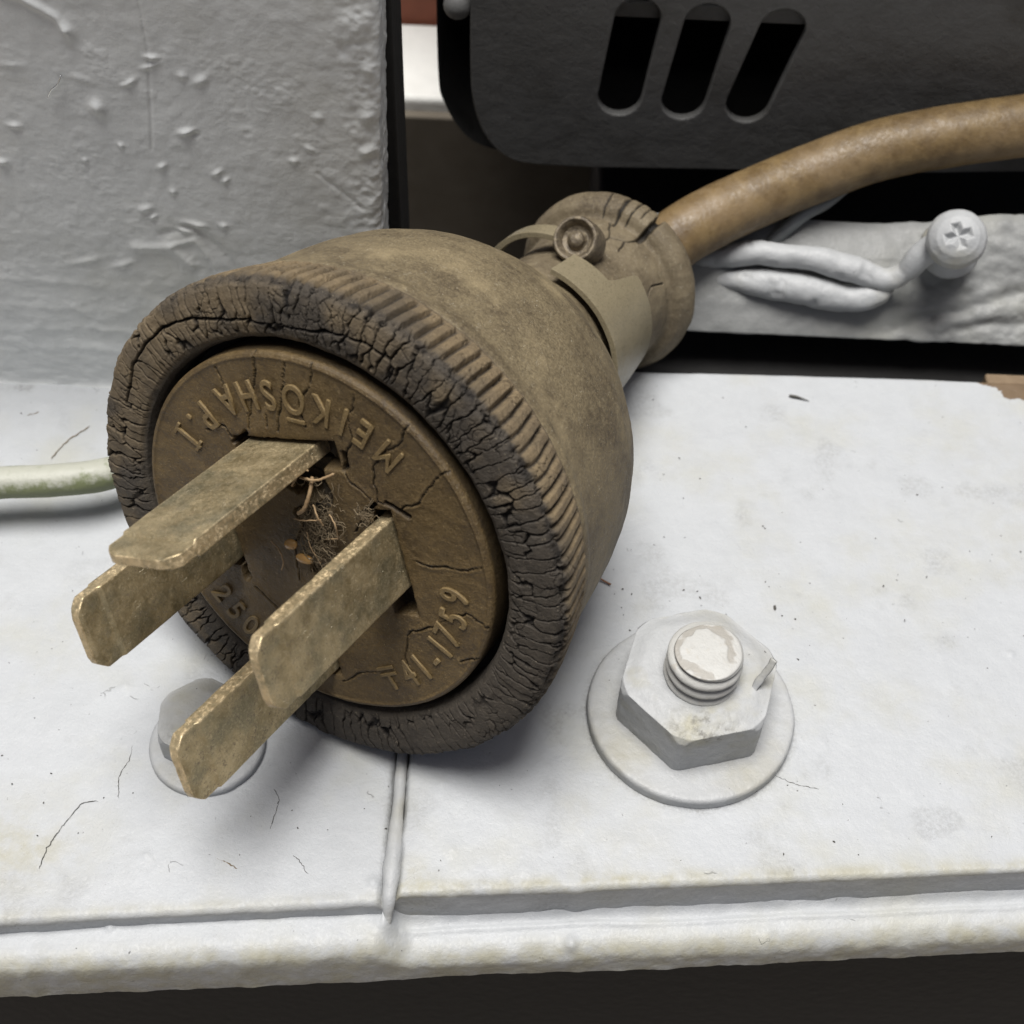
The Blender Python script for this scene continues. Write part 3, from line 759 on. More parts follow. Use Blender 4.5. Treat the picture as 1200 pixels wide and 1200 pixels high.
# screw
ax = Vector((-0.18, -0.62, 0.76)).normalized()
q3 = ax.to_track_quat('Z', 'Y').to_matrix()
scr = empty("cross_head_screw", (58.6, 149.4, 18.2), q3)
tag(scr, "white painted round cross-head screw at the right end of the wires", "screw")
def screw_head():
    nt, nr = 160, 70
    th = np.linspace(0, 2 * np.pi, nt, endpoint=False)
    prof = resample([(0.02, 2.0), (1.5, 1.8), (2.8, 1.2), (3.7, .25), (4.05, -.7), (3.9, -1.8), (2.8, -2.5), (2.2, -2.6), (2.4, -7)], .13)
    X = prof[None, :, 0] * np.cos(th)[:, None]; Y = prof[None, :, 0] * np.sin(th)[:, None]; Z = np.broadcast_to(prof[None, :, 1], X.shape).copy()
    cth = .5; u = X * math.cos(cth) + Y * math.sin(cth); v = -X * math.sin(cth) + Y * math.cos(cth)
    d = np.minimum(np.maximum(np.abs(u) - 1.5, np.abs(v) - .34), np.maximum(np.abs(v) - 1.5, np.abs(u) - .34))
    Z -= 0.75 * sstep(.5, -.35, d) * (Z > 0) * (0.75 + 0.5 * sstep(-2, 1, v))
    P = np.stack([X, Y, Z], -1).reshape(-1, 3)
    P += (P / (np.linalg.norm(P, axis=1, keepdims=True) + 1e-6)) * (.10 * fbm(P, 1.6, 3, 81))[:, None]
    mesh_from("screw_head", P, grid_faces(nt, len(prof), True, True), M_white_plain, scr)
screw_head()
tube("spacer_collar", spline([(0, 0, -1.6), (0.1, .3, -3.2), (0, .2, -5.5), (0, 0, -9)], .3), [2.7, 3.3, 3.0, 4.2], M_white_plain, scr, nseg=28, bumps=lambda Q: .35 * fbm(Q, 1.8, 3, 83))
lk = tube("dull_rod", spline([(33, 157, 6), (39.6, 160, 12.0), (43.6, 163, 12.6), (49, 168, 14.5)], .5), 1.0, simple_mat("dull_steel", (.16, .17, .17), .5, size=2), nseg=16)
tag(lk, "dull grey rod passing behind the upper painted wire under the cord", "rod")

# ---- slotted housing behind
def housing():
    h = empty("motor_housing", (30, 176, 7.8))
    tag(h, "dark grey sheet metal housing with slanting vent slots in the background", "machine housing")
    cu = bpy.data.curves.new("cover", 'CURVE'); cu.dimensions = '2D'; cu.fill_mode = 'BOTH'
    cu.extrude = 0.5 * MM; cu.bevel_depth = 0.25 * MM; cu.bevel_resolution = 3
    def poly(pts):
        s = cu.splines.new('POLY'); s.points.add(len(pts) - 1); s.use_cyclic_u = True
        for p, q in zip(s.points, pts): p.co = (q[0] * MM, q[1] * MM, 0, 1)
    out = spline([(-8.5, 90), (-8.5, 50), (-8.5, 26), (-8.0, 18), (-6.2, 12.3), (-3.2, 8.8), (0.5, 7.6), (10, 7.4)], .8).tolist() + [(60, 9.0), (130, 14), (130, 90)]
    poly([(a, b) for a, b in out])
    def slot(xt, zt, xb, zb, w):
        d = np.array([xt - xb, zt - zb]); d /= np.linalg.norm(d); n = np.array([-d[1], d[0]])
        T = np.array([xt, zt]) - d * w / 2; B = np.array([xb, zb]) + d * w / 2
        pts = [T + (w / 2) * (math.cos(a) * d + math.sin(a) * n) for a in np.linspace(-np.pi / 2, np.pi / 2, 12)] + [B + (w / 2) * (-math.cos(a) * d + math.sin(a) * -n) for a in np.linspace(-np.pi / 2, np.pi / 2, 12)]
        poly(pts)
    slot(14.8, 36.2, 12.7, 16.6, 6.9); slot(24.6, 35.8, 21.9, 16.4, 6.9); slot(35.4, 35.4, 31.0, 16.4, 6.9)
    slot(9.1, 11.9, 9.0, 9.6, 2.2) if False else None
    tmp = bpy.data.objects.new("tmp", cu); COL.objects.link(tmp)
    bpy.context.view_layer.update()
    me = bpy.data.meshes.new_from_object(tmp.evaluated_get(bpy.context.evaluated_depsgraph_get()))
    bpy.data.objects.remove(tmp)
    me.materials.clear(); me.materials.append(M_shade)
    c = bpy.data.objects.new("slotted_cover", me); COL.objects.link(c)
    c.parent = h; c.matrix_parent_inverse = h.matrix_world.inverted()
    c.matrix_world = Matrix.Translation((0, .176, 0)) @ Matrix.Rotation(R(90), 4, 'X')
    # dark casing body behind, its rounded lower-left corner reaching further left
    pts = spline([(-13.6, 90), (-13.6, 50), (-13.6, 22), (-12.6, 15.5), (-9.6, 10.2), (-6.0, 8.0), (0, 7.0)], .8).tolist() + [(60, 8.0), (135, 12), (135, 90)]
    n = len(pts); V = []
    for y in (178.0, 260.0):
        V += [(a, y, b) for a, b in pts]
    F = [(i, (i + 1) % n, n + (i + 1) % n, n + i) for i in range(n)]
    F.append(tuple(range(n, 2 * n)))
    b = mesh_from("casing", V, F, M_black, h, smooth=False); at_parent(b, h)
    b2 = bm_obj("inner_frame", box_bm(4, 60, 177.1, 177.9, 31.8, 34.2, .25), M_shade, h); at_parent(b2, h)
    s = bmesh.new(); bmesh.ops.create_icosphere(s, subdivisions=3, radius=2.0, matrix=Matrix.Translation((-10.6, 176.5, 33.0)))
    b3 = bm_obj("cover_screw", s, M_shade, h, True); at_parent(b3, h)
housing()

bn = bm_obj("bright_ledge", box_bm(-60, 40, 229, 254, -60, -20, 1.2), M_bench)
tag(bn, "bright white painted ledge seen through the gap behind the block", "ledge")
bf = bm_obj("ledge_board", box_bm(-60, 40, 226.5, 228.7, -90, -22.5, .5), M_benchfront)
tag(bf, "dusty brown board below the bright ledge in the gap", "board")
rp = bm_obj("red_panel", box_bm(-60, 40, 254.5, 262, -60, 80, .8), M_red)
tag(rp, "red brown painted panel standing behind the bright ledge", "panel")

# ================================================================== THE PLUG
C0 = Vector((-19.79924943, 87.62314852, 27.15))
MU, MV, MW = Vector((0.88324968, -0.46890298, 0)), Vector((0.12001304, 0.22606272, 0.96669153)), Vector((-0.45328454, -0.85382999, 0.2559443))
M3 = Matrix((MU, MV, MW)).transposed()
contact = C0 - MV * 28
plug = empty("electrical_plug", contact, M3)
tag(plug, "old brown and black round four blade electrical plug lying on the white plates", "plug")
OFF = np.array([0, 28.0, 0])         # plug-axis coordinates -> plug empty
# in plug axes: x right (U), y up (V), z = towards the viewer, s = -z along the body
def P_obj(name, Q, F, mat, smooth=True, attrs=None, parent=None):
    return mesh_from(name, np.asarray(Q) + OFF, F, mat, parent or plug, smooth, attrs)

def lathe(name, prof, step, nt, mat, disp, extra=None, shift=None):
    p = resample(prof, step); th = np.linspace(-np.pi, np.pi, nt, endpoint=False)
    Rr = np.broadcast_to(p[None, :, 1], (nt, len(p))); S = np.broadcast_to(p[None, :, 0], (nt, len(p)))
    P = np.stack([Rr * np.cos(th)[:, None], Rr * np.sin(th)[:, None], -S], -1)
    N = grid_normals(P, True)
    mid = len(p) // 2
    Tt, Ii = np.meshgrid(th, np.arange(len(p)), indexing='ij')
    # orient normals outward: use profile direction
    tang = np.gradient(p, axis=0)
    nr, ns = tang[:, 0], -tang[:, 1]        # (dr component, ds component) of one normal choice
    ln = np.hypot(nr, ns) + 1e-9; nr, ns = nr / ln, ns / ln
    N = np.stack([nr[None] * np.cos(th)[:, None], nr[None] * np.sin(th)[:, None], -np.broadcast_to(ns[None], (nt, len(p)))], -1)
    D, at = disp(Tt.ravel(), S.ravel(), Rr.ravel(), P.reshape(-1, 3), np.broadcast_to(np.arange(len(p))[None], (nt, len(p))).ravel() / (len(p) - 1))
    Q = P.reshape(-1, 3) + N.reshape(-1, 3) * D[:, None]
    if shift is not None: Q = shift(Q)
    return P_obj(name, Q, grid_faces(nt, len(p), True, True), mat, True, at)

# --- rubber rim: cracked front ring and ribbed band
NRIB = 112
def rim_disp(T, S, Rr, P, f):
    face = sstep(0.9, 0.3, S) * sstep(22.2, 23.0, Rr)          # 1 on the front ring
    side = sstep(0.5, 1.6, S) * (Rr > 26)
    # ribs
    wob = 0.10 * vnoise(P, 3.0, 5)
    ph = (T * NRIB / (2 * np.pi) + wob) % 1.0
    rib = np.clip(1.35 * np.sin(np.pi * ph) ** 1.2, 0, 1)
    band = sstep(0.5, 1.1, S) * (1 - sstep(6.5, 7.1, S)) * (Rr > 26)
    wear = 0.55 + 0.45 * sstep(-0.4, 0.3, fbm(P, 5, 2, 9))
    D = band * (rib - 0.8) * 0.72 * wear
    rn = 0.07 * fbm(P, 1.1, 3, 12) + 0.10 * fbm(P, 3.5, 2, 13)
    D = D + rn * (0.35 + 0.65 * np.maximum(face, 1 - band))
    # chipped front corner
    arc = np.hypot(np.clip(S - 0.3, -2, 9), np.clip(28.0 - Rr, 0, 9))
    corner = np.exp(-(arc / 0.6) ** 2) * (Rr > 25)
    D -= corner * (0.50 * np.abs(fbm(P, 0.7, 3, 21)) + 0.28 * sstep(0.15, 0.45, fbm(P, 1.5, 2, 22)))
    # cracks: coarse radial cells, then finer cells (periodic in angle)
    upper = sstep(-0.8, 0.6, np.sin(T - 0.1))                  # denser cracks on the upper half
    wx = 0.36 * fbm(P, 1.5, 3, 31); wy = 0.40 * fbm(P, 1.6, 3, 32)
    rr = Rr - np.clip(S, 0, 2.2)
    n1 = 126
    e1, c1 = voro(T * n1 / (2 * np.pi) + wx, rr / 6.0 + wy * .7, 41, perx=n1)
    n2 = 170
    e2, c2 = voro(T * n2 / (2 * np.pi) + wx * 1.6, rr / 1.5 + wy * 1.2, 51, perx=n2)
    m1 = sstep(-0.55, 0.15, fbm(P, 4, 2, 33) + 0.45 * upper - 0.05)
    m2 = sstep(-0.1, 0.35, fbm(P, 3, 2, 34) + 0.22 * upper - 0.25)
    w1 = np.clip(0.13 + 0.16 * fbm(P, 2.2, 2, 35), 0.05, 0.3)
    k1 = sstep(w1, w1 * 0.15, e1) * m1
    k2 = sstep(0.09, 0.01, e2) * m2
    lf = sstep(1.7, 0.6, S) * sstep(22.4, 23.2, Rr)
    cr = lf * np.maximum(k1, 0.62 * k2)
    D -= lf * (0.52 * k1 + 0.14 * k2)
    D += lf * (c1 - 0.5) * 0.12 * m1 + lf * (c2 - .5) * 0.015 * m2
    # tiny crosswise splits on the ribs
    kk = sstep(0.10, 0.02, voro(T * 70 / (2 * np.pi) + 1.5 * wx, S / 1.6 + wy, 61, perx=70)[0]) * sstep(0.0, 0.4, fbm(P, 3, 2, 36))
    D -= band * kk * 0.15; cr = np.maximum(cr, band * kk * 0.4)
    # long crack running round the middle of the ring
    x, y = Rr * np.cos(T), Rr * np.sin(T)
    line = [(-24.5, 6), (-23.5, 10.7), (-22.5, 13.2), (-19.8, 17.0), (-16.1, 19.7), (-12.6, 21.0), (-8.6, 22.5), (-4.7, 23.5), (-0.5, 24.8), (2.7, 25.3), (6, 24.8)]
    dl = polydist(x + 0.25 * vnoise(P, 1.2, 71), y + 0.25 * vnoise(P, 1.2, 72), line)
    kl = sstep(0.20, 0.05, dl) * (S < 1)
    D -= 0.6 * kl; cr = np.maximum(cr, kl)
    D = D * sstep(0, 0.06, 1 - f)
    groove = np.where(band > 0.5, sstep(.45, 0.15, rib), 0)
    lit = sstep(-0.35, 0.45, fbm(P, 6, 3, 81) + 0.25 * np.sin(T))  # rib highlight painted into the dust mask, stronger towards the top
    dust = np.clip(band * (0.75 * lit + 0.35) * (1 - 0.8 * groove) + 0.6 * sstep(6.3, 7.2, S) * .9 + face * 0.62 * sstep(-0.1, 0.6, fbm(P, 4, 3, 82) + 0.6 * np.cos(T - 2.6)), 0, 1)
    dust *= 1 - 0.8 * np.exp(-(arc / 0.9) ** 2) * (Rr > 25) * sstep(2.6, 2.0, T)
    cr = np.maximum(cr, 0.75 * corner * sstep(0.0, 0.35, fbm(P, 1.3, 3, 24) + 0.12 * np.cos(T - 0.4)) * (Rr > 26))
    return D, {"dust": dust, "crack": np.clip(cr, 0, 1)}
lathe("rubber_rim", [(5.0, 22.0), (2.0, 21.9), (0.6, 22.0), (-0.1, 22.3), (-0.55, 22.9), (-0.75, 24.0), (-0.65, 26.5), (-0.4, 27.6), (-0.1, 28.0), (0.3, 28.2), (1.2, 28.2), (3, 28.0), (6.9, 27.15), (7.3, 26.9), (7.4, 26.2), (7.4, 25.0)], 0.085, 2100, M_rubber, rim_disp)

# --- body shell
def body_disp(T, S, Rr, P, f):
    D = 0.07 * fbm(P, 9, 3, 91) + 0.035 * fbm(P, 1.0, 3, 92)
    D += 0.12 * fbm(P, 2.2, 2, 93) * np.exp(-((S - 7.6) / 0.8) ** 2)
    return D, {"crack": np.zeros(len(S))}
lathe("body_shell", [(6.8, 25.5), (6.8, 26.75), (7.3, 27.0), (8.2, 26.95), (9.2, 26.55), (12, 26.2), (16, 25.8), (20, 25.25), (24, 24.4), (28, 22.9), (32, 20.6), (36, 17.6), (40, 14.3), (43, 12.2), (45.5, 11.2), (47, 10.6)], 0.30, 560, M_body, body_disp)

# --- neck and cord guard ring
def neck_disp(T, S, Rr, P, f):
    x, y = T * Rr, S
    D = 0.05 * fbm(P, 4, 3, 95) + 0.03 * fbm(P, .9, 3, 96)
    k = np.zeros(len(S))
    w_ = 0.02 * fbm(P, 1.2, 2, 97)
    for a0, wd, sa in ((99, .010, 67), (88, .014, 66), (80.5, .009, 67), (74, .006, 68)):
        k = np.maximum(k, sstep(wd * 2, wd * .4, np.abs(T + w_ - R(a0))) * sstep(sa - .3, sa + .3, S))
    for L in ([(R(66), 66.5), (R(72), 64.2), (R(70), 62.0)], [(R(72), 64.2), (R(82), 63.2), (R(88), 65.0), (R(92), 66.6)], [(R(82), 63.2), (R(84), 61.5)], [(R(30), 66), (R(34), 63), (R(28), 61)]):
        d = polydist(T * 10.5 + .3 * fbm(P, 1.3, 2, 98), S + .3 * fbm(P, 1.3, 2, 99), [(a * 10.5, b) for a, b in L]); k = np.maximum(k, sstep(.17, .04, d))
    deep = sstep(.050, .022, np.abs(T + w_ - R(66))) * sstep(65.5, 67.5, S)
    D -= 0.30 * k + 1.0 * deep
    D += 0.12 * fbm(P, 2.5, 2, 100) * sstep(66, 68, S)
    return D, {"crack": np.clip(k + deep, 0, 1)}
lathe("cord_guard", [(44, 10.4), (50, 10.2), (60, 9.9), (62, 10.2), (65.6, 10.55), (66.9, 10.5), (67.2, 10.9), (67.4, 11.6), (67.7, 12.15), (68.4, 12.65), (69.3, 13.0), (70.3, 13.0), (71.3, 12.6), (72.1, 11.9), (72.6, 11.0), (73.3, 9), (73.3, 5.0)], 0.16, 620, M_neck, neck_disp)

# --- face disc with slots, cracks, raised edge
A22 = R(22.8)
def to_blade(x, y): return x * math.cos(A22) + y * math.sin(A22), -x * math.sin(A22) + y * math.cos(A22)
slots = [(-6.6, 6.4, 8.6, 11.7), (8.0, 10.9, -7.9, 4.4), (-13.2, -10.6, -4.2, 5.0), (-4.8, -1.8, -17.3, -8.2)]
disc_cracks = [[(-8.4, 20.5), (-8.4, 19.3), (-8.2, 16.9), (-8.5, 13.7), (-8.5, 10.1)], [(-4.9, 19.8), (-4.9, 17.9), (-5.1, 14.3), (-5.0, 11.5)], [(-1.8, 20.9), (-1.9, 18.8), (-2.9, 15.8), (-2.0, 13.7)],
    [(8.9, 19.0), (8.5, 16.8), (6.6, 14.3), (6.0, 12.5), (6.2, 10.5)], [(13.9, 16.2), (13.2, 15.1), (12.1, 13.0), (11.1, 10.7), (9.5, 9.2)], [(2.3, 10.8), (3.7, 9.7), (5.2, 8.9), (6.3, 8.4)], [(6.3, 10.5), (6.8, 8.7), (8.2, 8.9)],
    [(11.8, 3.7), (13.3, 4.0), (17.0, 5.3), (19.1, 6.9)], [(13.0, -5.0), (15.3, -3.0), (18.2, 0.5), (20.9, 0.2)], [(-10.7, 8.2), (-11.6, 9.1), (-13.9, 7.4)], [(12.9, -4.9), (12.1, -6.1), (12.6, -9.5), (13.2, -11.1)],
    [(6.5, 8.5), (5.5, 6.4), (4.8, 3.8)], [(-2.7, 7.0), (-0.7, 7.0), (1.6, 4.9)], [(-0.9, 3.5), (-2.1, -1.7), (-1.3, -6.0)], [(-6.6, -10.3), (-3.1, -12.0), (0.3, -12.6)], [(18.7, -6.0), (20.6, -4.4)], [(5.2, -17.4), (7.2, -14.8), (9.2, -13.6)],
    [(-6.5, 12.7), (-6.2, 11.3)], [(3.0, 19.5), (2.6, 16.8), (3.3, 14.6), (2.8, 12.2)], [(-13, 15.8), (-11.5, 13.0)]]
wide_cracks = [[(2.6, 12.5), (2.9, 11.4), (2.5, 10.6)], [(-9.0, 9.3), (-10.4, 7.6)], [(5.3, 6.0), (6.6, 8.3)], [(10.6, 8.7), (7.8, 9.0)]]
def face_disc():
    nr, nt = 200, 760
    rad = np.concatenate([np.linspace(0.02, 20.3, nr - 26), 20.3 + np.linspace(0, 1, 27)[1:] * 0.8])
    th = np.linspace(-np.pi, np.pi, nt, endpoint=False)
    T, Rr = np.meshgrid(th, rad, indexing='ij')
    X, Y = (Rr * np.cos(T)).ravel(), (Rr * np.sin(T)).ravel()
    P = np.stack([X, Y, 0 * X], -1)
    wx, wy = X + 0.35 * fbm(P, 1.8, 3, 101), Y + 0.35 * fbm(P, 1.8, 3, 102)
    Z = 1.0 + 0.10 * fbm(P, 6, 3, 103) + 0.06 * fbm(P, 1.0, 4, 104)
    Rf = Rr.ravel()
    Z += 0.13 * np.exp(-((Rf - 20.6) / 0.2) ** 2)
    Z -= np.where(Rf > 20.85, (Rf - 20.85) ** 2 * 5, 0)
    ck = np.zeros(len(X))
    for L in disc_cracks:
        d = polydist(wx, wy, L); k = sstep(0.10, 0.02, d + 0.06 * fbm(P, 1.0, 2, 105)); Z -= 0.28 * k; ck = np.maximum(ck, k)
        Z += 0.06 * np.exp(-((d - .25) / .18) ** 2)
    for L in wide_cracks:
        d = polydist(wx, wy, L); k = sstep(0.36, 0.12, d); Z -= 0.9 * k; ck = np.maximum(ck, k)
    for i, (x0, x1, y0, y1) in enumerate(slots):
        bx, by = to_blade(X, Y)
        bx = bx + 0.08 * fbm(P, 1.2, 2, 107); by = by + 0.08 * fbm(P, 1.2, 2, 108)
        d = np.maximum(np.maximum(x0 - bx, bx - x1), np.maximum(y0 - by, by - y1))
        k = sstep(0.05, -0.12, d); Z -= 2.2 * k; ck = np.maximum(ck, k * 0.8)
        Z -= 0.10 * np.exp(-(np.clip(d, 0, 9) / .3) ** 2)
    # broken-out hollow between the blades
    for L, w, dp in (([(-3.2, 6.6), (-0.8, 8.2), (0.2, 6.0)], 1.7, 2.6), ([(-1.8, 2.6), (0.4, 4.2)], 1.0, 1.0), ([(1.0, -3.6), (2.4, -3.2)], 1.0, 1.8), ([(6.4, 7.0), (6.9, 5.6)], .55, 1.6), ([(-8.4, -8.6), (-7.8, -9.4)], .6, 1.2)):
        d = polydist(wx, wy, L) + .3 * fbm(P, 1.1, 3, 109); k = sstep(w, w * .55, d); Z -= dp * k; ck = np.maximum(ck, k * 0.75)
    ck = np.maximum(ck, 0.35 * sstep(.2, .5, fbm(P, 4, 3, 112)) * np.exp(-((X - 0) ** 2 + (Y - 2) ** 2) / 40))
    Q = np.stack([X, Y, Z], -1).reshape(nt, nr, 3)
    sk = []
    for dz in (0.06, 0.12, 0.5, 4.0):
        q_ = Q[:, -1:].copy(); q_[..., :2] *= 1.001; q_[..., 2] -= dz; sk.append(q_)
    Q = np.concatenate([Q] + sk, 1)
    ck = np.concatenate([ck.reshape(nt, nr), np.zeros((nt, 2)), np.full((nt, 2), .6)], 1).ravel()
    return P_obj("face_disc", Q.reshape(-1, 3), grid_faces(nt, nr + 4, True), M_disc, True, {"crack": ck})
disc = face_disc()
# dark backing that closes the ring gap
bk = bmesh.new(); bmesh.ops.create_cone(bk, cap_ends=True, segments=96, radius1=24, radius2=24, depth=1.0, matrix=Matrix.Translation((0, 28.0, -5.2)))
bm_obj("inner_core", bk, M_black, plug)

# --- raised lettering
def glyph_mesh(ch, size):
    cu = bpy.data.curves.new("glyph", 'FONT'); cu.body = ch; cu.size = size * MM; cu.align_x = 'CENTER'; cu.align_y = 'CENTER'
    cu.extrude = 0.10 * MM; cu.bevel_depth = 0.075 * MM; cu.bevel_resolution = 2; cu.offset = 0.0
    tmp = bpy.data.objects.new("tmp", cu); COL.objects.link(tmp); bpy.context.view_layer.update()
    me = bpy.data.meshes.new_from_object(tmp.evaluated_get(bpy.context.evaluated_depsgraph_get()))
    bpy.data.objects.remove(tmp); return me
M_letter = dusty_mat("brown_moulded_lettering", (0.12, 0.08, 0.033), (0.27, 0.195, 0.09), rough=0.5, bump=.8, fleck_amt=.5)
def letter(ch, r, deg, size=4.5, sx=0.74, out=1.08):
    me = glyph_mesh(ch, size); me.materials.clear(); me.materials.append(M_letter)
    ob = bpy.data.objects.new("raised_letter", me); COL.objects.link(ob); ob.parent = disc
    a = R(deg)
    x = Vector((-math.sin(a), math.cos(a), 0)); y = Vector((-math.cos(a), -math.sin(a), 0)); z = Vector((0, 0, 1))
    M = Matrix((x * sx, y, z)).transposed().to_4x4()
    M.translation = Vector((r * math.cos(a), r * math.sin(a) + 28.0, out)) * MM
    ob.matrix_local = M
def bar(cx, cy, ang, L, w, out=1.08):
    bm = box_bm(-L / 2, L / 2, -w / 2, w / 2, -.16, .16, .07, 2)
    bmesh.ops.transform(bm, matrix=Matrix.Translation((cx, cy + 28, out)) @ Matrix.Rotation(ang, 4, 'Z'), verts=bm.verts)
    return bm_obj("raised_stroke", bm, M_letter, disc)
for ch, r, d in [("M", 16.6, 63.0), ("E", 16.6, 74.0), ("I", 16.5, 82.0), ("K", 16.4, 91.0), ("O", 16.6, 102.5), ("S", 16.7, 113.0), ("H", 16.8, 122.5), ("A", 16.9, 132.5), ("P", 16.8, 146.0), (".", 16.8, 153), ("I", 17.0, 161.0),
                 ("2", 17.6, -129.0), ("5", 17.7, -121.0), ("0", 17.7, -113.5), ("V", 17.7, -105), ("A", 17.7, -146), ("0", 17.7, -154), ("2", 17.7, -161),
                 ("4", 17.4, -40.5), ("1", 17.4, -33.0), ("-", 17.4, -25.5), ("1", 17.2, -18.6), ("7", 17.2, -11.6), ("5", 17.2, -3.0), ("9", 17.0, 6.5)]:
    letter(ch, r, d)
for rs in (15.5, 18.5):
    bar(rs * math.cos(R(161)), rs * math.sin(R(161)), R(161) + math.pi / 2, 1.5, .36)
a_ = R(102.5); bar(14.1 * math.cos(a_), 14.1 * math.sin(a_), a_ + math.pi / 2, 2.2, .42)
a_ = R(-50)     # postal mark: two bars and a stem
for rr_, L_ in ((15.9, 2.3), (16.7, 2.3)): bar(rr_ * math.cos(a_), rr_ * math.sin(a_), a_ + math.pi / 2, L_, .38)
bar(17.7 * math.cos(a_), 17.7 * math.sin(a_), a_, 2.0, .38)

# --- blades
def blade(x0, x1, y0, y1, L, seed, horiz=False, label=None, step_at=3.2):
    """rectangular bar with rounded tip corners and a coined tip; local frame rotated by A22"""
    cx, cy = (x0 + x1) / 2, (y0 + y1) / 2
    hw, ht = ((x1 - x0) / 2, (y1 - y0) / 2)
    wide, thin = (hw, ht) if horiz else (ht, hw)
    zs = np.concatenate([np.arange(-4, L - 2.2, 0.16), L - 2.2 + 2.2 * np.sin(np.linspace(0, np.pi / 2, 30))])
    nsd, nse = 46, 14
    sect = []
    rc = 0.16
    def section(w, t):
        pts = []
        for sx, sy, a0 in ((1, 1, 0), (-1, 1, 90), (-1, -1, 180), (1, -1, 270)):
            for a in np.linspace(0, 90, 6):
                aa = R(a0 + a); pts.append((sx * (w - rc) + rc * math.cos(aa), sy * (t - rc) + rc * math.sin(aa)))
        return pts
    rows = []
    for z in zs:
        d = z - (L - 2.2)
        dd = max(0.0, d - 0.9) / 1.3
        w = wide - 1.25 * dd ** 1.25 - (0.35 * max(0, dd - .85) / .15)
        # slightly straight tip between rounded corners
        t = thin - 0.26 * float(sstep(L - step_at - .12, L - step_at + .06, np.array(z))) - 0.18 * float(sstep(L - .5, L, np.array(z)))
        pts = section(w, t)
        # densify
        P = np.array(pts + [pts[0]])
        rows.append(resample(P, 1.0) if False else P)
    dens = []
    for P in rows:
        seg = np.linalg.norm(np.diff(P, axis=0), axis=1); d = np.r_[0, np.cumsum(seg)]
        # fixed parameterisation: 24 corner verts + samples on the flat sides
        out = []
        for i in range(len(P) - 1):
            long_ = (i % 6 == 5)
            m = (40 if (i // 6) % 2 == 0 else 10) if long_ else 1
            for k in range(m): out.append(P[i] + (P[i + 1] - P[i]) * k / m)
        dens.append(out)
    A = np.array(dens); nz, ns = A.shape[:2]
    Pz = np.broadcast_to(zs[:, None], (nz, ns))
    W, Tn = A[..., 0], A[..., 1]
    lx, ly = (W, Tn) if horiz else (-Tn, W)
    G = np.stack([cx + lx, cy + ly, Pz], -1)
    cen = np.stack([np.full((nz, ns), cx), np.full((nz, ns), cy), Pz], -1)
    c, s = math.cos(A22), math.sin(A22)
    G = np.stack([G[..., 0] * c - G[..., 1] * s, G[..., 0] * s + G[..., 1] * c, G[..., 2]], -1)
    G[..., 2] += 1.21
    # cap rings
    ends = [G]
    cc_ = G[-1].mean(0)
    for f in (0.97, .85, .6, .3, 0.02):
        r_ = G[-1] * f + cc_ * (1 - f); r_[:, 2] += 0.12 * (1 - f) ** .5 * 0 + .05 * (1 if f < .97 else .6)
        ends.append(r_[None])
    G = np.concatenate(ends, 0)
    N = grid_normals(G.transpose(1, 0, 2), True).transpose(1, 0, 2)
    ctr = G.mean(1, keepdims=True)
    if ((G - ctr) * N)[:nz // 2].sum() < 0: N = -N
    Q = G.reshape(-1, 3)
    D = 0.045 * fbm(Q, 4, 2, seed) + 0.012 * fbm(Q, .7, 3, seed + 1) - 0.05 * sstep(.45, .7, fbm(Q, 1.8, 3, seed + 2))
    Q = Q + N.reshape(-1, 3) * D[:, None]
    nrow = G.shape[0]
    I, J = np.meshgrid(np.arange(nrow - 1), np.arange(ns), indexing='ij'); J2 = (J + 1) % ns
    F = np.stack([I * ns + J, I * ns + J2, (I + 1) * ns + J2, (I + 1) * ns + J], -1).reshape(-1, 4)
    edg = np.zeros((nrow, ns)); idx = 0
    for i in range(24):
        m_ = (40 if (i // 6) % 2 == 0 else 10) if i % 6 == 5 else 1
        edg[:, idx:idx + m_] = 1.0 if m_ == 10 else (0.55 if m_ == 1 else 0.0)
        idx += m_
    edg[nz - 6:] = 1.0
    ob = P_obj("blade", Q, F, M_brass, attrs={"edge": edg.ravel()})
    ob["label"] = label
    return ob
blade(-5.2, 3.7, 9.4, 11.2, 21.2, 201, True, "topmost brass blade lying flat, brightest upper face")
blade(8.75, 10.5, -4.7, 3.2, 21.3, 211, False, "right brass blade standing on edge, greenish worn face")
blade(-12.9, -11.15, -3.5, 4.5, 21.3, 221, False, "left brass blade standing on edge, dark inner face")
blade(-4.2, -2.4, -16.8, -8.9, 23.0, 231, False, "lowest brass blade standing on edge, in front of the small bolt")

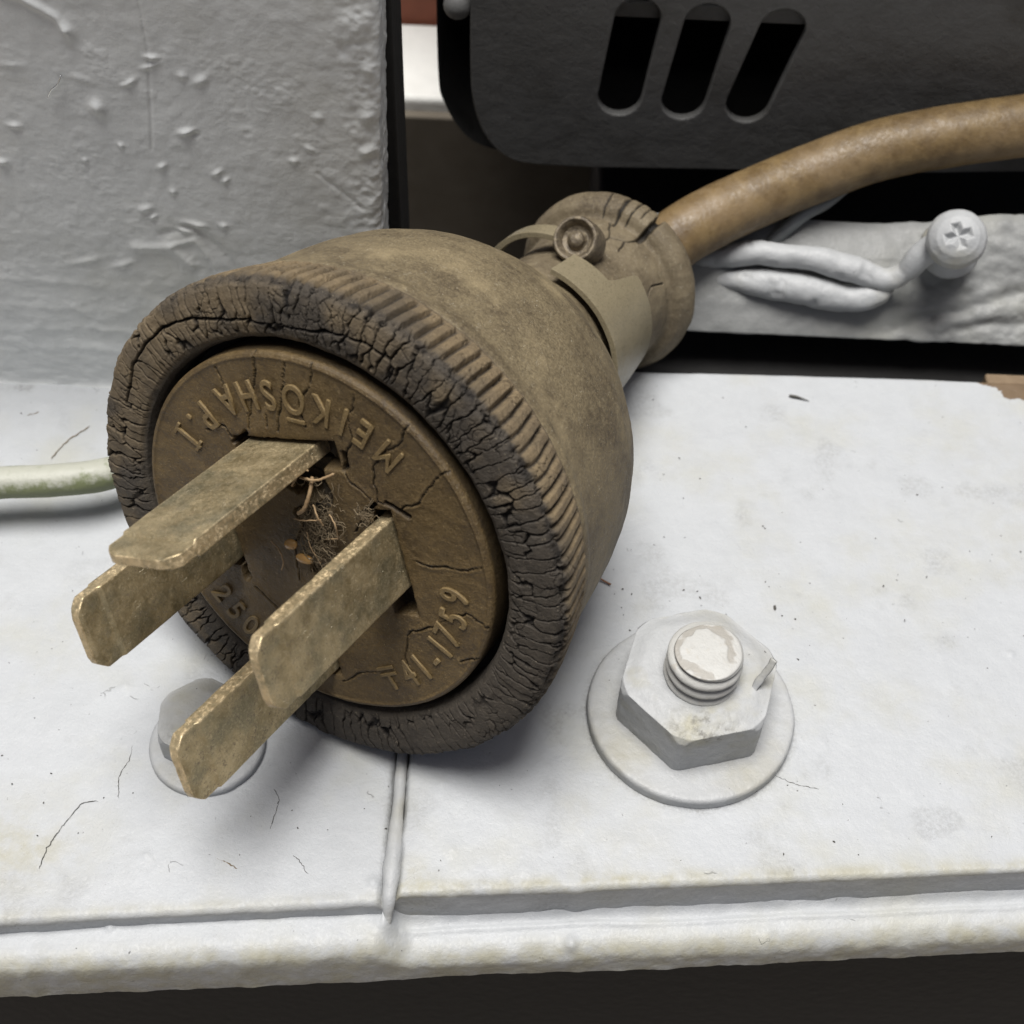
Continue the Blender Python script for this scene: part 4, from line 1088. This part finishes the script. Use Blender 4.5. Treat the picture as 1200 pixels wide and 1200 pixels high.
# --- clamp strap around the neck
def strap():
    def band(name, th0, th1, s0f, s1f, r0, thick, n=120):
        th = np.linspace(th0, th1, n); m = 30; G = []
        for t in th:
            s0, s1 = s0f(t), s1f(t); rr = r0(t)
            sec = []
            for k in range(m): sec.append((s0 + (s1 - s0) * k / (m - 1), 0))
            sec2 = [(s, thick) for s, _ in sec[::-1]]
            sec = sec + sec2
            G.append([((rr(s) + dz) * math.cos(t), (rr(s) + dz) * math.sin(t), -s) for s, dz in sec])
        G = np.array(G); ns = G.shape[1]
        Q = G.reshape(-1, 3) + 0
        D = 0.06 * fbm(Q, 3, 2, 301)
        Q = Q * np.array([1, 1, 1]) + np.stack([Q[:, 0], Q[:, 1], 0 * Q[:, 0]], -1) / 12.0 * D[:, None]
        I, J = np.meshgrid(np.arange(n - 1), np.arange(ns), indexing='ij'); J2 = (J + 1) % ns
        F = [tuple(x) for x in np.stack([I * ns + J, (I + 1) * ns + J, (I + 1) * ns + J2, I * ns + J2], -1).reshape(-1, 4).tolist()]
        F += [tuple(range(ns)), tuple((n - 1) * ns + j for j in range(ns))[::-1]]
        o = P_obj(name, Q, F, M_strap, False)
        md = o.modifiers.new("bev", 'BEVEL'); md.width = .00018; md.segments = 2; md.limit_method = 'ANGLE'; md.angle_limit = R(50)
        return o
    a0, a1 = R(-110), R(86)
    s0f = lambda t: 46.3
    def s1f(t):
        return 60.0 - 7.0 * float(sstep(R(48), R(60), np.array(t))) + 0.0
    r0 = lambda t: (lambda s: 11.75 - (s - 46.3) * 0.10)
    band("clamp_strap", a0, a1, s0f, s1f, r0, 0.75)
    band("strap_tail", R(101), R(205), lambda t: 54.2, lambda t: 57.0, lambda t: (lambda s: 11.6 + 0.9 * math.sin(min(math.pi, max(0, (t - R(92)) / R(75) * math.pi)))), 0.8, n=90)
strap()
def plug_tube(name, pts, rad, mat, nseg=16, step=.25, parent=None, **k):
    V, F = tube_arrays(spline(pts, step), rad, nseg, **k)
    return P_obj(name, V, F, mat, parent=parent)
# second strap half seen edge-on, running down to the left
def flatbar(name, pts, w, t, mat, updir):
    p = spline(pts, .3); T = np.gradient(p, axis=0); T /= np.linalg.norm(T, axis=1, keepdims=True)
    up = np.array(updir, float); up = up / np.linalg.norm(up)
    G = []
    for i in range(len(p)):
        a = np.cross(T[i], up); a /= np.linalg.norm(a); b = np.cross(a, T[i])
        ring = [p[i] + a * sx * w / 2 + b * sy * t / 2 for sx, sy in ((1, 1), (-1, 1), (-1, -1), (1, -1))]
        G += ring
    n = len(p); F = []
    for i in range(n - 1):
        for j in range(4): F.append((i * 4 + j, i * 4 + (j + 1) % 4, (i + 1) * 4 + (j + 1) % 4, (i + 1) * 4 + j))
    F += [(3, 2, 1, 0), tuple((n - 1) * 4 + j for j in range(4))]
    o = P_obj(name, np.array(G), F, mat, False)
    md = o.modifiers.new("bev", 'BEVEL'); md.width = .0002; md.segments = 3
    return o
# round screw head in a dished collar
def dished_screw():
    e = (0.1, 12.6, -55.0)
    nt = 96; th = np.linspace(0, 2 * np.pi, nt, endpoint=False)
    prof = resample([(0.02, 1.15), (.55, 1.1), (.95, .75), (1.1, .2), (1.35, -.1), (1.9, .1), (2.2, .9), (2.45, 1.25), (2.75, 1.25), (2.95, .8), (3.0, -3.0)], .1)
    X = prof[None, :, 0] * np.cos(th)[:, None]; Y = prof[None, :, 0] * np.sin(th)[:, None]; Z = np.broadcast_to(prof[None, :, 1], X.shape)
    P = np.stack([X, Y, Z], -1).reshape(-1, 3)
    P += P / (np.linalg.norm(P, axis=1, keepdims=True) + 1e-6) * (.10 * fbm(P, .9, 3, 311))[:, None]
    ax_ = Vector((0.02, 0.56, 0.83)).normalized(); m = np.array(ax_.to_track_quat('Z', 'Y').to_matrix())
    P = P @ m.T + np.array(e)
    P_obj("clamp_screw", P, grid_faces(nt, len(prof), True, True), M_screw)
def rust_mat():
    t = NT("rusty_grimy_screw"); a = t.noise(.8, 5, .7)
    c = t.mix(t.ramp(a, .3, .7), (.07, .055, .038), (.22, .18, .12)); t.bumps([(a, .15), (t.noise(.2, 3, .6, off=3), .03)])
    return t.out(c, .5, .25)
M_screw = rust_mat()
dished_screw()

# --- cord (leaves the guard and rises to the right)
inv = plug.matrix_world.inverted()
def to_plug(p): 
    q = inv @ (Vector(p) * MM); return (q.x / MM, q.y / MM - 28.0, q.z / MM)
start = [tuple(C0 - MW * s) for s in (60, 68)]
cpts = [to_plug(p) for p in start + [(17.5, 150.5, 10.6), (22.3, 153.6, 13.4), (29.6, 158, 15.0), (40.4, 163, 17.2), (52.1, 166, 20.4), (70.3, 169, 22.6), (86.6, 172, 22.8), (104, 174, 22)]]
V, F = tube_arrays(spline(cpts, .5), 4.3, 48, bumps=lambda Q: .10 * fbm(Q, 7, 3, 321) + .03 * fbm(Q, 1.2, 2, 322))
P_obj("cord", V, F, M_cord)

# ================================================================== debris between the blades
def D2W(x, y, z):      # plug axes -> world mm
    v = C0 + MU * x + MV * y + MW * z
    return (v.x, v.y, v.z)
def fib(pts, rad, label, name="husk_fibre", mat=M_fibre, cat="fibre", group="dry fibres caught between the blades"):
    p = spline([D2W(*q) for q in pts], .15); rng = np.random.RandomState(len(label))
    p = p + rng.normal(0, .02, p.shape)
    o = tube(name, p, rad, mat, nseg=7)
    return tag(o, label, cat, group)
fib([(-1.9, 7.2, 2.2), (-1.5, 8.0, 3.4), (-0.7, 10.0, 3.0), (-0.1, 10.1, 2.8)], .10, "pale bent fibre just under the topmost blade")
fib([(-0.9, 9.0, 3.0), (0.8, 9.4, 2.8), (2.4, 10.6, 2.2)], .14, "thick whitish fibre crossing toward the slot crack")
fib([(0.0, 9.0, 2.2), (0.3, 7.5, 3.0), (0.1, 5.8, 3.4), (-0.8, 4.5, 3.0)], .22, "knotted brown husk stalk hanging under the blade root")
fib([(0.6, 6.1, 2.6), (1.5, 5.2, 3.0), (2.0, 4.1, 2.6)], .10, "short forked leg below the knotted stalk")
fib([(-1.6, 3.0, 2.4), (-0.0, 4.1, 3.2), (1.8, 4.9, 2.8)], .07, "hair-thin thread lying across the hollow")
fib([(2.2, 5.3, 2.0), (3.4, 4.8, 2.6), (3.6, 3.0, 2.2)], .08, "jointed thin leg nearest the right blade")
fib([(-4.8, -2.2, 1.6), (-3.5, -2.4, 2.0), (-2.8, -3.7, 2.0), (-3.2, -5.4, 1.6)], .09, "pale curved bristle left of the amber seeds")
fib([(2.0, 1.8, 1.8), (3.6, 3.0, 2.2)], .07, "short straight bristle beside the right blade edge")
fib([(-0.4, 1.5, 1.8), (0.6, 0.0, 2.2), (1.7, -1.6, 1.9)], .06, "thin brown thread running down to the dark hollow")
def seed(x, y, z, a, b, c, ang, label):
    bm = bmesh.new(); bmesh.ops.create_uvsphere(bm, u_segments=24, v_segments=14, radius=1)
    bmesh.ops.scale(bm, vec=(a, b, c), verts=bm.verts)
    bmesh.ops.rotate(bm, matrix=Matrix.Rotation(ang, 3, 'Z'), verts=bm.verts)
    bmesh.ops.transform(bm, matrix=M3.to_4x4(), verts=bm.verts)
    bmesh.ops.translate(bm, vec=D2W(x, y, z), verts=bm.verts)
    tag(bm_obj("seed", bm, M_amber, None, True), label, "seed", "amber seeds between the blades")
seed(-2.2, -1.2, 1.75, .85, .62, .45, .6, "paler round amber seed, upper left of the pair")
seed(-0.4, -2.2, 1.75, 1.1, .58, .45, .25, "orange elongated amber seed, lower right of the pair")
# matted lint: many fine threads nobody could count
def lint():
    rng = np.random.RandomState(9); V = []; F = []
    for i in range(480):
        a = rng.uniform(0, 6.28); cx, cy = rng.normal(0.9, 1.5), rng.normal(1.8, 2.6)
        if rng.rand() < .12: cx, cy = rng.normal(6.0, .5), rng.normal(6.8, .6)
        L = rng.uniform(.5, 1.8); pts = []
        h = 1.35 + abs(rng.normal(0, .35))
        for k in range(4):
            pts.append(D2W(cx + math.cos(a) * L * (k / 3 - .5) + rng.normal(0, .1), cy + math.sin(a) * L * (k / 3 - .5) + rng.normal(0, .25), h + rng.normal(0, .12)))
        v, f = tube_arrays(spline(pts, .2), rng.uniform(.015, .05), 4, caps=False)
        b = len(V); V += v.tolist(); F += [tuple(b + q for q in x) for x in f]
    o = mesh_from("lint", V, F, M_web); tag(o, "matted grey lint and cobweb on the plug face between the blades", "lint", kind="stuff")
lint()
